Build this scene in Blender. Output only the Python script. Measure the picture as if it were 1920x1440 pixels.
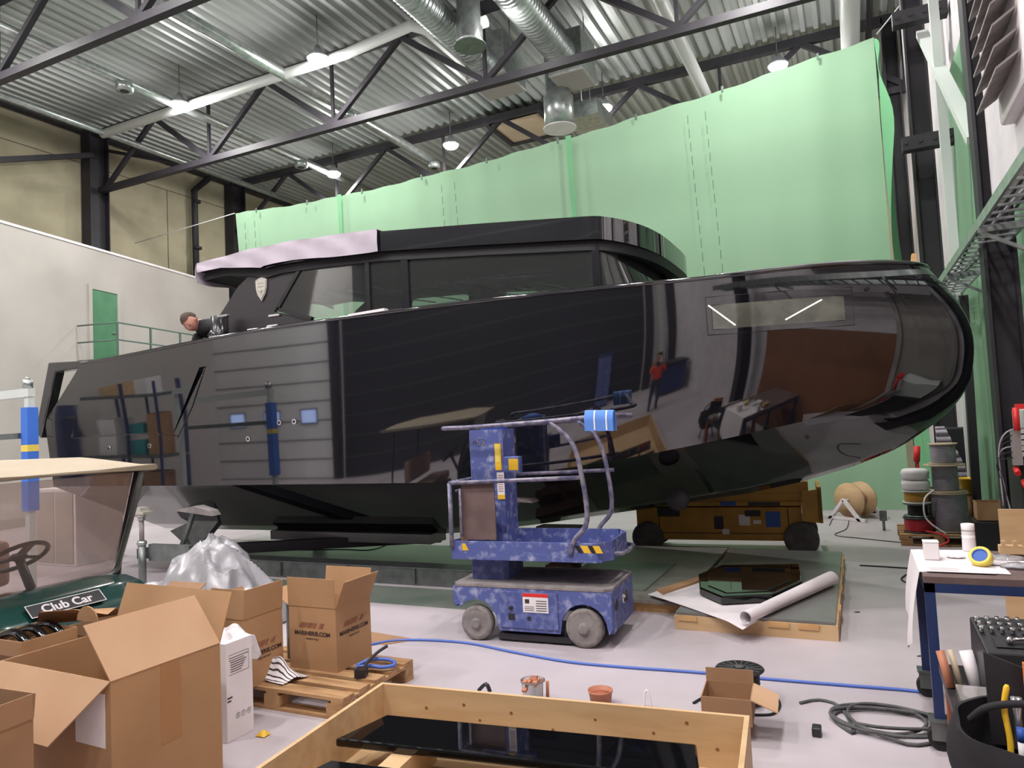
import bpy, bmesh, math, random
from mathutils import Vector, Matrix, noise
random.seed(7)
sc=bpy.context.scene; COL=sc.collection
for o in list(bpy.data.objects): bpy.data.objects.remove(o)
R=math.radians
# ---------------------------------------------------------------- camera
F=1350.; RHO=R(2.8); PIT=R(3.18); YAW=R(25.4); H=1.87
f0=Vector((-math.sin(YAW),math.cos(YAW),0)); r0=Vector((math.cos(YAW),math.sin(YAW),0)); zz=Vector((0,0,1))
fF=f0*math.cos(PIT)+zz*math.sin(PIT); u0=-f0*math.sin(PIT)+zz*math.cos(PIT)
cR=r0*math.cos(RHO)-u0*math.sin(RHO); cU=r0*math.sin(RHO)+u0*math.cos(RHO)
cam=bpy.data.cameras.new('camera'); cam.sensor_width=36; cam.lens=F/1920*36; cam.clip_start=.05; cam.clip_end=200
co=bpy.data.objects.new('camera',cam); COL.objects.link(co); sc.camera=co
m=Matrix((( cR.x,cU.x,-fF.x,0),(cR.y,cU.y,-fF.y,0),(cR.z,cU.z,-fF.z,H),(0,0,0,1))); co.matrix_world=m
def ray(x,y): return fF+cR*((x-960)/F)+cU*((720-y)/F)
C0=Vector((0,0,H))
def PX(x,y,X): d=ray(x,y); return C0+d*(X/d.x)
def PY(x,y,Y): d=ray(x,y); return C0+d*(Y/d.y)
def PZ(x,y,Z): d=ray(x,y); return C0+d*((Z-H)/d.z)
# ---------------------------------------------------------------- world, lights, exposure
sc.view_settings.view_transform='Standard'; sc.view_settings.look='None'; sc.view_settings.gamma=1
sc.view_settings.use_curve_mapping=False; sc.view_settings.exposure=0.0
w=bpy.data.worlds.new('world'); sc.world=w; w.use_nodes=True
w.node_tree.nodes['Background'].inputs[0].default_value=(.45,.55,.8,1); w.node_tree.nodes['Background'].inputs[1].default_value=.6
LP,LG=225,135
LAMPX=(-14.8,-10.38,-5.6,-1.15); LAMPY=(-2.4,1.2,6.7,12.52,18.42); LAMPZ=10.45
def area(name,loc,size,power,col=(1,.97,.95),rot=(0,0,0),shape='DISK',sy=None):
    l=bpy.data.lights.new(name,'AREA'); l.shape=shape; l.size=size; l.energy=power; l.color=col
    if sy: l.size_y=sy
    o=bpy.data.objects.new(name,l); o.location=loc; o.rotation_euler=rot; COL.objects.link(o); return o
for X in LAMPX:
    for Y in LAMPY:
        area('lamp_light',(X,Y,LAMPZ-.34),.42,LP*(1.3 if Y<0 else 1.08 if Y<2 else 1))
        l=bpy.data.lights.new('lamp_fill','POINT'); l.energy=LG; l.shadow_soft_size=.3; l.color=(1,.97,.95)  # added point fill below each lamp, standing in for bounce onto the ceiling
        o=bpy.data.objects.new('lamp_fill',l); o.location=(X,Y,LAMPZ-.55); COL.objects.link(o)
# ---------------------------------------------------------------- materials
M={}
def lin(c):
    if isinstance(c,str): c=[int(c[i:i+2],16)/255 for i in (0,2,4)]
    return [ (v/12.92 if v<=.04045 else ((v+.055)/1.055)**2.4) for v in c]
def mat(name,c,rough=.6,metal=0,c2=None,ns=4,lo=.4,hi=.65,bump=0,bs=30,ior=1.5,alpha=1,emit=0,trans=0,stretch=None,coat=0,det=6):
    m=bpy.data.materials.new(name); m.use_nodes=True; nt=m.node_tree; b=nt.nodes['Principled BSDF']
    c=lin(c)+[1]
    b.inputs['Base Color'].default_value=c; b.inputs['Roughness'].default_value=rough; b.inputs['Metallic'].default_value=metal
    b.inputs['IOR'].default_value=ior; b.inputs['Alpha'].default_value=alpha; b.inputs['Transmission Weight'].default_value=trans
    b.inputs['Coat Weight'].default_value=coat; b.inputs['Coat Roughness'].default_value=.04
    if emit: b.inputs['Emission Color'].default_value=c; b.inputs['Emission Strength'].default_value=emit
    tc=nt.nodes.new('ShaderNodeTexCoord'); mp=nt.nodes.new('ShaderNodeMapping'); nt.links.new(tc.outputs['Object'],mp.inputs[0])
    if stretch: mp.inputs['Scale'].default_value=stretch
    if c2:
        n=nt.nodes.new('ShaderNodeTexNoise'); n.inputs['Scale'].default_value=ns; n.inputs['Detail'].default_value=det
        nt.links.new(mp.outputs[0],n.inputs['Vector'])
        r=nt.nodes.new('ShaderNodeValToRGB'); r.color_ramp.elements[0].position=lo; r.color_ramp.elements[1].position=hi
        r.color_ramp.elements[0].color=c; r.color_ramp.elements[1].color=lin(c2)+[1]
        nt.links.new(n.outputs['Fac'],r.inputs[0]); nt.links.new(r.outputs[0],b.inputs['Base Color'])
    if bump:
        n2=nt.nodes.new('ShaderNodeTexNoise'); n2.inputs['Scale'].default_value=bs; n2.inputs['Detail'].default_value=4
        nt.links.new(mp.outputs[0],n2.inputs['Vector'])
        bp=nt.nodes.new('ShaderNodeBump'); bp.inputs['Strength'].default_value=bump; bp.inputs['Distance'].default_value=.02
        nt.links.new(n2.outputs['Fac'],bp.inputs['Height']); nt.links.new(bp.outputs[0],b.inputs['Normal'])
    M[name]=m; return m
mat('floor','bdb3b9',.42,c2='aaa1a6',ns=.9,lo=.35,hi=.7,bump=.05,bs=6,det=10)
mat('white_wall','aca7a2',.7,c2='a49f9a',ns=.6,bump=.03)
mat('white_wall2','d6d0d3',.7,c2='c9c3c8',ns=2.5,bump=.25,bs=8)
mat('concrete','a8a188',.85,c2='9b947c',ns=1.3,bump=.1,bs=12)
mat('deck','b4b8b6',.42,.35,c2='a0a5a3',ns=1.2,stretch=(1,.15,1))
mat('steel_black','211f25',.6,c2='29262c',ns=3)
mat('cartroof','a4957f',.6,c2='9c8d77',ns=2)
mat('galv','b4bab8',.32,.8,c2='999f9e',ns=8)
mat('galvdark','7c8280',.4,.7,c2='6b706f',ns=8)
mat('pipe_white','c6cbc8',.45)
mat('lampglow','fffdf6',.5,emit=40)
mat('alu','b9bcc0',.35,.8)
mat('hull','121216',.035,c2='15151a',ns=.7,ior=2.1,coat=0)
mat('hullmatte','17171b',.25,c2='1c1c20',ns=2)
mat('cabin','2c292d',.3,c2='332f33',ns=.7)
mat('interior','15151a',.6)
mat('glossblack','09090b',.03,ior=1.6)
mat('porthole','55574f',.05,c2='6b6d62',ns=5,ior=1.8)
mat('chrome','d8d8da',.12,1)
mat('silver','c3bfb4',.35,.4)
mat('wrap','bcb2be',.75,c2='b0a6b1',ns=3,bump=.2,bs=8)
mat('tapeblue','3d70cc',.6)
mat('foamblue','5685d2',.8)
mat('tapeyellow','e0c85a',.6)
mat('wood','c99f6b',.6,c2='b98d5b',ns=3,stretch=(1,8,8),bump=.05)
mat('ply','c8a880',.6,c2='bd9b72',ns=2,stretch=(1,6,6),bump=.05)
mat('palletwood','b08a62',.75,c2='8f6b48',ns=3,stretch=(1,7,7),bump=.15,bs=20)
mat('card','ad8762',.8,c2='a27c59',ns=2,bump=.04)
mat('card2','9a7658',.8,c2='8f6c4f',ns=2,bump=.04)
mat('cardin','bf9a7a',.8,c2='b6906f',ns=2)
mat('cardtape','a87d58',.35)
mat('white','e6e0e2',.6,c2='dcd6d8',ns=3)
mat('paper','e4dcdf',.7,c2='dad2d6',ns=2,bump=.15,bs=4)
mat('ink','3a2e2c',.7)
mat('inkred','8d5242',.8)
mat('liftblue','505b95',.5,c2='a2a6c2',ns=13,lo=.52,hi=.74,bump=.1,bs=30,det=12)
mat('liftblue2','48538c',.5,c2='8288b0',ns=15,lo=.45,hi=.8,det=12)
mat('railgrey','8c8795',.45,c2='5a5875',ns=14,lo=.4,hi=.6,metal=.3)
mat('dust','8d8584',.85,c2='76706f',ns=8)
mat('wheelgrey','857d7a',.8,c2='6c6563',ns=20,bump=.1)
mat('tyre','4a494b',.8,c2='5b5a5b',ns=12)
mat('blackrub','1c1b1d',.65)
mat('blackplas','232226',.4)
mat('yellow','b98a38',.5,c2='a37a30',ns=3,bump=.05)
mat('yellowbright','e3b52a',.5)
mat('darkbrown','5c4a48',.7,c2='6a5755',ns=6)
mat('beige','bba991',.5,c2='b4a188',ns=2)
mat('green','12403c',.22,c2='0f3733',ns=2,coat=.6)
mat('doorgreen','4e7f60',.5,c2='467556',ns=2)
mat('railgreen','4d6358',.5)
mat('seat','a98a7a',.7)
mat('red','d02a2a',.5)
mat('redcable','b3202f',.5,c2='9a1926',ns=5)
mat('greycable','9c97a2',.55,c2='8a8590',ns=10)
mat('bluecable','4d69b8',.45)
mat('orange','e08a4a',.6)
mat('orangevest','e0431a',.7)
mat('skin','c08a78',.55,c2='b57a6a',ns=10)
mat('hair','4a3a2e',.8,c2='3c2f26',ns=40)
mat('clothblack','1d1b20',.85)
mat('jeans','2c3140',.8)
mat('rag','cfc8cb',.85,c2='bdb6ba',ns=12,bump=.3,bs=30)
mat('greenbag','1f6b48',.35,c2='2f8158',ns=9)
mat('doorpanel','f0eef2',.5)
mat('frontwall','dcd6d6',.7,c2='d2cccc',ns=.6)
mat('doordark','222126',.5)
mat('brownply','8a5c3c',.6,c2='7c5033',ns=1.5)
mat('copper','b5765a',.6,c2='a2664c',ns=8)
mat('rust','a65f45',.7,c2='8f4f38',ns=6)
mat('navy','21335f',.4)
mat('sheetgrey','6a6a6b',.3,c2='727270',ns=2)
mat('sheetgreen','5f6b62',.5,c2='747a72',ns=1.5)
mat('greyboard','938b86',.6,c2='6f7169',ns=.9)
mat('daylight','a9bdf0',.5,emit=3)
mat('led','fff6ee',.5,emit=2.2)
mat('tealc','2d8a90',.5)
mat('printblue','2c56a8',.5)
def m_glass(name,tint,alpha=.25,rough=.02,ior=1.5):
    m=bpy.data.materials.new(name); m.use_nodes=True; nt=m.node_tree; nt.nodes.clear()
    o=nt.nodes.new('ShaderNodeOutputMaterial'); t=nt.nodes.new('ShaderNodeBsdfTransparent'); g=nt.nodes.new('ShaderNodeBsdfGlossy')
    d=nt.nodes.new('ShaderNodeBsdfDiffuse'); d.inputs[0].default_value=lin(tint)+[1]
    t.inputs[0].default_value=[1-(1-v)*.6 for v in lin(tint)]+[1]; g.inputs['Roughness'].default_value=rough
    fr=nt.nodes.new('ShaderNodeFresnel'); fr.inputs[0].default_value=ior
    m1=nt.nodes.new('ShaderNodeMixShader'); m1.inputs[0].default_value=alpha; nt.links.new(t.outputs[0],m1.inputs[1]); nt.links.new(d.outputs[0],m1.inputs[2])
    m2=nt.nodes.new('ShaderNodeMixShader'); nt.links.new(fr.outputs[0],m2.inputs[0]); nt.links.new(m1.outputs[0],m2.inputs[1]); nt.links.new(g.outputs[0],m2.inputs[2])
    nt.links.new(m2.outputs[0],o.inputs[0]); M[name]=m
m_glass('glass','d2d6d5',.03,ior=1.5)
m_glass('windshield','dccfca',.16,ior=1.4)
m_glass('plastic','f6f4fa',.30,.08,1.7)
def plbump():
    nt=M['plastic'].node_tree; n=nt.nodes.new('ShaderNodeTexNoise'); n.inputs['Scale'].default_value=9; n.inputs['Detail'].default_value=5; tc=nt.nodes.new('ShaderNodeTexCoord')
    nt.links.new(tc.outputs['Object'],n.inputs['Vector']); bp=nt.nodes.new('ShaderNodeBump'); bp.inputs['Strength'].default_value=.5; bp.inputs['Distance'].default_value=.05
    nt.links.new(n.outputs['Fac'],bp.inputs['Height'])
    for q in nt.nodes:
        if q.type in ('BSDF_GLOSSY','FRESNEL'): nt.links.new(bp.outputs[0],q.inputs['Normal'])
plbump()
m_glass('clearbox','cfc9c6',.35,.1)
# green scrim: translucent fabric that light passes through
def m_scrim():
    m=bpy.data.materials.new('scrim'); m.use_nodes=True; nt=m.node_tree; nt.nodes.clear()
    o=nt.nodes.new('ShaderNodeOutputMaterial'); d=nt.nodes.new('ShaderNodeBsdfDiffuse'); t=nt.nodes.new('ShaderNodeBsdfTranslucent')
    tc=nt.nodes.new('ShaderNodeTexCoord'); n=nt.nodes.new('ShaderNodeTexNoise'); n.inputs['Scale'].default_value=.35; n.inputs['Detail'].default_value=3
    nt.links.new(tc.outputs['Object'],n.inputs['Vector']); r=nt.nodes.new('ShaderNodeValToRGB')
    r.color_ramp.elements[0].color=lin('93b899')+[1]; r.color_ramp.elements[1].color=lin('a2c4a7')+[1]
    nt.links.new(n.outputs['Fac'],r.inputs[0]); nt.links.new(r.outputs[0],d.inputs[0]); nt.links.new(r.outputs[0],t.inputs[0])
    mx=nt.nodes.new('ShaderNodeMixShader'); mx.inputs[0].default_value=.45; nt.links.new(d.outputs[0],mx.inputs[1]); nt.links.new(t.outputs[0],mx.inputs[2])
    nt.links.new(mx.outputs[0],o.inputs[0]); M['scrim']=m
m_scrim()
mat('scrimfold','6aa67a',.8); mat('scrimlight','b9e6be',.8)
# ---------------------------------------------------------------- mesh helper
class MB:
    def __init__(s): s.bm=bmesh.new()
    def face(s,pts,smooth=False):
        f=s.bm.faces.new([s.bm.verts.new(p) for p in pts]); f.smooth=smooth; return f
    def box(s,x0,x1,y0,y1,z0,z1,mx=None):
        vs=[Vector((x,y,z)) for x in (x0,x1) for y in (y0,y1) for z in (z0,z1)]
        if mx: vs=[mx@v for v in vs]
        v=[s.bm.verts.new(p) for p in vs]
        for q in ((0,1,3,2),(4,6,7,5),(0,4,5,1),(2,3,7,6),(0,2,6,4),(1,5,7,3)): s.bm.faces.new([v[i] for i in q])
        return s
    def beam(s,p,q,w,h=None,up=None):
        p=Vector(p);q=Vector(q);h=h or w;d=(q-p);L=d.length;d.normalize()
        u=Vector(up) if up else (Vector((0,0,1)) if abs(d.z)<.95 else Vector((0,1,0)))
        a=d.cross(u).normalized();b=a.cross(d).normalized()
        mx=Matrix(((a.x,d.x,b.x,p.x),(a.y,d.y,b.y,p.y),(a.z,d.z,b.z,p.z),(0,0,0,1)))
        return s.box(-w/2,w/2,0,L,-h/2,h/2,mx)
    def prism(s,poly,vec,smooth=False):
        vec=Vector(vec);a=[s.bm.verts.new(p) for p in poly];b=[s.bm.verts.new(Vector(p)+vec) for p in poly];n=len(a)
        s.bm.faces.new(a);s.bm.faces.new(b[::-1])
        for i in range(n):
            f=s.bm.faces.new((a[i],b[i],b[(i+1)%n],a[(i+1)%n])); f.smooth=smooth
        return s
    def tube(s,pts,r,n=8,cap=True,smooth=True,closed=False):
        pts=[Vector(p) for p in pts];rings=[];N=len(pts);pa=None
        rr=r if isinstance(r,(list,tuple)) else [r]*N
        for i,p in enumerate(pts):
            if closed: d=pts[(i+1)%N]-pts[i-1]
            else: d=pts[min(i+1,N-1)]-pts[max(i-1,0)]
            if d.length<1e-9: d=Vector((0,0,1))
            d.normalize()
            if pa is None: pa=d.cross(Vector((0,0,1)) if abs(d.z)<.9 else Vector((1,0,0))).normalized()
            pa=(pa-d*pa.dot(d)).normalized(); b=d.cross(pa)
            rings.append([s.bm.verts.new(p+(pa*math.cos(2*math.pi*k/n)+b*math.sin(2*math.pi*k/n))*rr[i]) for k in range(n)])
        for i in range(N if closed else N-1):
            A=rings[i];B=rings[(i+1)%N]
            for k in range(n):
                f=s.bm.faces.new((A[k],A[(k+1)%n],B[(k+1)%n],B[k])); f.smooth=smooth
        if cap and not closed: s.bm.faces.new(rings[0][::-1]); s.bm.faces.new(rings[-1])
        return s
    def cyl(s,p,q,r,n=16): return s.tube([p,q],r,n)
    def lathe(s,prof,c=(0,0,0),n=24,axis='z',smooth=True):
        c=Vector(c);rings=[]
        for r_,z in prof:
            ring=[]
            for k in range(n):
                a=2*math.pi*k/n; x,y=r_*math.cos(a),r_*math.sin(a)
                v={'z':(x,y,z),'y':(x,z,y),'x':(z,x,y)}[axis]
                ring.append(s.bm.verts.new(c+Vector(v)))
            rings.append(ring)
        for A,B in zip(rings,rings[1:]):
            for k in range(n):
                f=s.bm.faces.new((A[k],A[(k+1)%n],B[(k+1)%n],B[k])); f.smooth=smooth
        s.bm.faces.new(rings[0][::-1]); s.bm.faces.new(rings[-1]); return s
    def grid(s,fn,nu,nv,smooth=True,wrap=False):
        g=[[s.bm.verts.new(fn(i/nu,j/nv)) for j in range(nv+1)] for i in range(nu+1)]
        for i in range(nu):
            for j in range(nv):
                f=s.bm.faces.new((g[i][j],g[i+1][j],g[i+1][j+1],g[i][j+1])); f.smooth=smooth
        return s
    def sph(s,c,r,sub=2,sc_=(1,1,1)):
        b=bmesh.ops.create_icosphere(s.bm,subdivisions=sub,radius=r,matrix=Matrix.Translation(c)@Matrix.Diagonal((*sc_,1)))
        for v in b['verts']:
            for f in v.link_faces: f.smooth=True
        return s
    def build(s,name,m,parent=None,solid=0,bevel=0,subsurf=0,loc=None):
        bmesh.ops.remove_doubles(s.bm,verts=s.bm.verts,dist=1e-5)
        bmesh.ops.recalc_face_normals(s.bm,faces=s.bm.faces)
        me=bpy.data.meshes.new(name); s.bm.to_mesh(me); s.bm.free()
        o=bpy.data.objects.new(name,me); COL.objects.link(o)
        for mm in (m if isinstance(m,(list,tuple)) else [m]): me.materials.append(M[mm])
        if parent is not None: o.parent=parent
        if loc: o.location=loc
        if solid: d=o.modifiers.new('s','SOLIDIFY'); d.thickness=solid; d.offset=0; es=o.modifiers.new('e','EDGE_SPLIT'); es.split_angle=R(40)
        if bevel: d=o.modifiers.new('b','BEVEL'); d.width=bevel; d.segments=2; d.limit_method='ANGLE'; d.angle_limit=R(40)
        if subsurf: d=o.modifiers.new('u','SUBSURF'); d.levels=subsurf; d.render_levels=subsurf
        return o
def tag(o,label,cat,group=None,kind=None):
    if label: o['label']=label
    if cat: o['category']=cat
    if group: o['group']=group
    if kind: o['kind']=kind
    return o
def thing(name,label,cat,loc=(0,0,0),rz=0,group=None):
    o=bpy.data.objects.new(name,None); COL.objects.link(o); o.empty_display_size=.1
    o.location=loc; o.rotation_euler=(0,0,rz); return tag(o,label,cat,group)
def struct(name,mb,m,label=None,**k):
    o=mb.build(name,m,**k); o['kind']='structure'
    if label: o['label']=label
    return o
def text(name,body,size,m,parent,loc,rot,ext=.001,align='CENTER',sx=1,bold=0):
    c=bpy.data.curves.new(name,'FONT'); c.body=body; c.size=size; c.extrude=ext; c.offset=bold; c.align_x=align
    o=bpy.data.objects.new(name+'_tmp',c); COL.objects.link(o)
    dg=bpy.context.evaluated_depsgraph_get(); me=bpy.data.meshes.new_from_object(o.evaluated_get(dg)); bpy.data.objects.remove(o)
    me.materials.clear(); me.materials.append(M[m]); o=bpy.data.objects.new(name,me); COL.objects.link(o)
    o.parent=parent; o.location=loc; o.rotation_euler=rot; o.scale=(sx,1,1); return o
def copy_tree(o,parent=None):
    kids=list(o.children); c=o.copy(); COL.objects.link(c)
    if parent is not None: c.parent=parent
    for k in kids: copy_tree(k,c)
    return c
def smoothpts(pts,n=8):
    P=[Vector(p) for p in pts]; out=[]
    for i in range(len(P)-1):
        p0=P[max(i-1,0)];p1=P[i];p2=P[i+1];p3=P[min(i+2,len(P)-1)]
        for k in range(n):
            t=k/n; out.append(.5*((2*p1)+(p2-p0)*t+(2*p0-5*p1+4*p2-p3)*t*t+(3*p1-p0-3*p2+p3)*t**3))
    out.append(P[-1]); return out
# ================================================================ the hall
XL=-20.1; XR=1.75; YF=-4.6; YB=24.5; ZC=11.25
b=MB(); b.box(XL-.3,XR+.3,YF-.3,YB+.3,-.2,0); struct('floor',b,'floor')
# ceiling: trapezoid steel deck, ribs running along the depth of the hall
b=MB(); per=.30; x=XL; prof=[]
while x<XR+.2:
    prof+=[(x,ZC),(x+.10,ZC),(x+.14,ZC+.11),(x+.26,ZC+.11)]; x+=per
A=[b.bm.verts.new((p,YF-.2,z)) for p,z in prof]; B=[b.bm.verts.new((p,YB+.2,z)) for p,z in prof]
for i in range(len(A)-1): b.bm.faces.new((A[i],A[i+1],B[i+1],B[i]))
struct('ceiling',b,'deck')
b=MB(); b.box(XL-.3,XL,YF-.3,YB+.3,0,ZC+.2); struct('wall_left',b,'concrete')
b=MB(); b.box(XL,XL+.012,YF,YB,10.15,10.17)
for y in (11.2,16.4,21.7): b.box(XL,XL+.012,y,y+.02,7,10.15)
struct('trim_1',b,'darkbrown')
b=MB(); b.box(XL-.3,XR+.3,YB,YB+.3,0,ZC+.2); struct('wall_back',b,'concrete')
b=MB(); b.box(XR,XR+.3,YF-.3,YB+.3,0,ZC+.2); struct('wall_right',b,'white_wall2')
# inner white wall that stands in front of the concrete wall
a0=Vector((-15.45,-1.0,0)); a1=Vector((-19.85,18.7,0)); dW=(a1-a0).normalized(); nW=Vector((-dW.y,dW.x,0))
def wallpt(s,z,off=0): return a0+dW*s+nW*off+Vector((0,0,z))
LW=(a1-a0).length
b=MB(); b.prism([wallpt(0,0),wallpt(LW,0),wallpt(LW,7.2),wallpt(0,7.2)],nW*.12); struct('wall_inner',b,'white_wall')
b=MB(); b.prism([wallpt(0,7.2,-.03),wallpt(LW,7.2,-.03),wallpt(LW,7.26,-.03),wallpt(0,7.26,-.03)],nW*.18); struct('trim_2',b,'white')
def onwall(x,y):   # the point of the inner wall seen at a pixel
    d=ray(x,y); n=nW; t=(a0-C0).dot(n)/d.dot(n); return C0+d*t
p0=onwall(172,678); p1=onwall(217,552); s0=(p0-a0).dot(dW); s1=(p1-a0).dot(dW); zt=p1.z; zb=p0.z-.15
b=MB(); b.prism([wallpt(s0,zb,-.04),wallpt(s1,zb,-.04),wallpt(s1,zt,-.04),wallpt(s0,zt,-.04)],nW*.04)
dr=struct('door_1',b,'doorgreen')
b=MB()
for (u0_,u1_,z0_,z1_) in ((s0-.12,s0,zb,zt+.12),(s1,s1+.12,zb,zt+.12),(s0,s1,zt,zt+.12)):
    b.prism([wallpt(u0_,z0_,-.06),wallpt(u1_,z0_,-.06),wallpt(u1_,z1_,-.06),wallpt(u0_,z1_,-.06)],nW*.06)
b.build('door_frame','white_wall',dr)
b=MB(); p=wallpt(s1-.1,zb+1.0,-.07); b.cyl(p,p+dW*-.12,.015); b.cyl(p,p+nW*.05,.012); b.build('door_handle','alu',dr)
# landing with its railing in front of the green door
zl=zb
lt=thing('landing','green steel landing with pipe railing in front of the green door','landing',wallpt(s0-1,0,-1.4))
lo=Vector(lt.location)
def L_(s,z,off): return wallpt(s,z,off)-lo
sa,sb=(onwall(128,650)-a0).dot(dW)+.25,(onwall(325,640)-a0).dot(dW)-.3
b=MB(); b.prism([L_(sa,zl-.15,-1.3),L_(sb,zl-.15,-1.3),L_(sb,zl-.15,0),L_(sa,zl-.15,0)],(0,0,.14)); b.build('platform','railgreen',lt)
for k,s in enumerate([sa,sa+(sb-sa)*.35,sa+(sb-sa)*.7,sb]):
    b=MB(); b.beam(L_(s,zl-.15,-1.28),L_(s,zl+1.05,-1.28),.045); b.build('post','railgreen',lt)
for z in (1.05,.6,.12):
    b=MB(); b.tube([L_(sa,zl+z,-.05),L_(sa,zl+z,-1.28),L_(sb,zl+z,-1.28),L_(sb+1.1,zl+z-.8,-1.28)],.022,6); b.build('rail','railgreen',lt)
for s in (sa+.1,sb-.1):
    b=MB(); b.beam(L_(s,-lo.z,-1.2),L_(s,zl-.15,-1.2),.1); b.build('support_leg','railgreen',lt)
b=MB()
for i in range(14):
    s=sb+.1+i*.3; z=zl-.15-i*.28
    if z>0: b.prism([L_(s,z,-1.25),L_(s+.28,z,-1.25),L_(s+.28,z,-.1),L_(s,z,-.1)],(0,0,.04))
b.beam(L_(sb,zl-.2,-1.27),L_(sb+4.4,.05,-1.27),.05,.2); b.build('stair','railgreen',lt)
# ---------------- front wall behind the photographer, seen in the paint
b=MB(); b.box(XL-.3,XR+.3,YF-.3,YF,0,ZC+.2); struct('wall_front',b,'frontwall')
b=MB(); b.box(1.335,XR,5.6,8.3,3.75,ZC-.05); struct('trim_4',b,'white_wall2')
b=MB(); b.box(-19.4,-14.4,YF,YF+.06,0,5.6); d2=struct('door_2',b,'doorpanel')
b=MB()
for i in range(9): b.box(-19.4,-14.4,YF+.06,YF+.075,.6*i+.0,.6*i+.025)
b.build('panel_joints','blackrub',d2)
b=MB(); 
for x in (-18.7,-17.2,-15.7):
    q=MB(); q.box(x,x+.6,YF+.06,YF+.08,1.75,2.15); q.build('window_pane','daylight',d2)
    q=MB()
    for (a,c,e,g) in ((x-.04,x,1.71,2.19),(x+.6,x+.64,1.71,2.19),(x,x+.6,1.71,1.75),(x,x+.6,2.15,2.19)): q.box(a,c,YF+.06,YF+.09,e,g)
    q.build('window_frame','blackrub',d2)
b.bm.free()
b=MB(); b.box(-13.8,.2,YF,YF+.06,0,8.6); d3=struct('door_3',b,'doordark')
b=MB()
for i in range(1,14): b.box(-13.8,.2,YF+.06,YF+.07,.62*i,.62*i+.02)
b.build('panel_joints','galvdark',d3)
for i,x in enumerate((-19.7,-14.1,.45,1.5,)):
    b=MB(); b.box(x-.17,x+.17,YF,YF+.3,0,ZC-.1); tag(b.build('steel_column','steel_black'),['dark steel column on the wall beyond the far roller door','dark steel column between the two roller doors','dark steel column at the right jamb of the black roller door','dark steel column in the corner behind the photographer'][i],'column')
b=MB(); b.box(-.15,.95,YF+.0,YF+.06,.9,3.0); b.bm.free()
b=MB(); b.box(-20,-19.3,YF+.0,YF+.05,.9,2.8); o=struct('window_1',b,'daylight')
# stuff that stands at the front wall and shows in the hull
t=thing('cabinet','grey-blue tall cabinet by the black roller door','cabinet',(-1.6,YF+.55,0))
b=MB(); b.box(-.3,.3,-.2,.2,0,1.9); b.build('body','navy',t,bevel=.01); b=MB(); b.box(-.27,-.01,.2,.215,.1,1.8); b.box(.01,.27,.2,.215,.1,1.8); b.build('door','liftblue2',t)
t=thing('ladder','aluminium ladder leaning on the white wall behind the photographer','ladder',(1.0,YF+.1,0))
for s in (-.2,.2):
    b=MB(); b.beam((s,.9,0),(s,.1,4.4),.03,.07); b.build('rail','alu',t)
b=MB()
for i in range(14):
    b=MB(); f=(i+.7)/15; b.cyl((-.2,.9-.8*f,4.4*f),(.2,.9-.8*f,4.4*f),.014,8); b.build('rung','alu',t)
t=thing('waste_bin','big dark blue waste bin behind the photographer','bin',(.95,-2.2,0))
b=MB(); b.prism([(-.5,-.35,.1),(.5,-.35,.1),(.6,-.45,1.15),(-.6,-.45,1.15)],(0,.8,0)); b.build('body','navy',t,bevel=.02); b=MB(); b.box(-.64,.64,-.48,.48,1.15,1.22); b.build('lid','blackplas',t,bevel=.02)
for sx in (-.4,.4):
    b=MB(); b.cyl((sx,-.3,.08),(sx+.05,-.3,.08),.08); b.build('wheel','blackrub',t)
b=MB(); b.box(.85,1.68,1.0,3.4,.02,2.4)
b.bm.free()
t=tag(MB().box(-.012,.012,-1.9,1.9,0,2.44).build('plywood_sheet','brownply'),'tall brown plywood sheet leaning on the right wall','sheet'); t.rotation_euler=(0,R(2),0)
t.location=(1.63,5.6,0.002)
# shelving against the far left part of the front zone, seen in the stern paint
t=thing('storage_rack','grey storage rack with boxes by the far roller door','rack',(-14.0,3.0,0))
for sx in (-1.6,0,1.6):
    for sy in (-.4,.4):
        b=MB(); b.beam((sx,sy,0),(sx,sy,2.6),.07); b.build('upright','navy',t)
for z in (.5,1.4,2.3):
    b=MB(); b.box(-1.65,1.65,-.42,.42,z,z+.06); b.build('shelf','galvdark',t)
for i,(x,z,w_,h_,m_) in enumerate([(-1.1,.56,.7,.5,'card'),(-.2,.56,.6,.4,'ply'),(.9,.56,.8,.55,'card2'),(-1.0,1.46,.6,.4,'white'),(.3,1.46,.7,.3,'tealc'),(1.1,1.46,.5,.5,'card'),(-.6,2.36,.8,.4,'ply'),(.8,2.36,.6,.35,'white')]):
    b=MB(); b.box(-w_/2,w_/2,-.3,.3,0,h_); b.box(-w_/2+.02,w_/2-.02,-.315,-.3,h_*.35,h_*.5)
    o=b.build('storage_box',m_); o.location=(-14.0+x,3.0,z+.002)
    tag(o,['brown carton on the left of the lowest rack shelf','pale plywood box in the middle of the lowest rack shelf','wide brown carton on the right of the lowest rack shelf','white box on the left of the middle rack shelf','teal crate on the middle rack shelf','tall brown carton on the right of the middle rack shelf','pale plywood box on top of the rack','white box on top of the rack'][i],'box')
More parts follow.
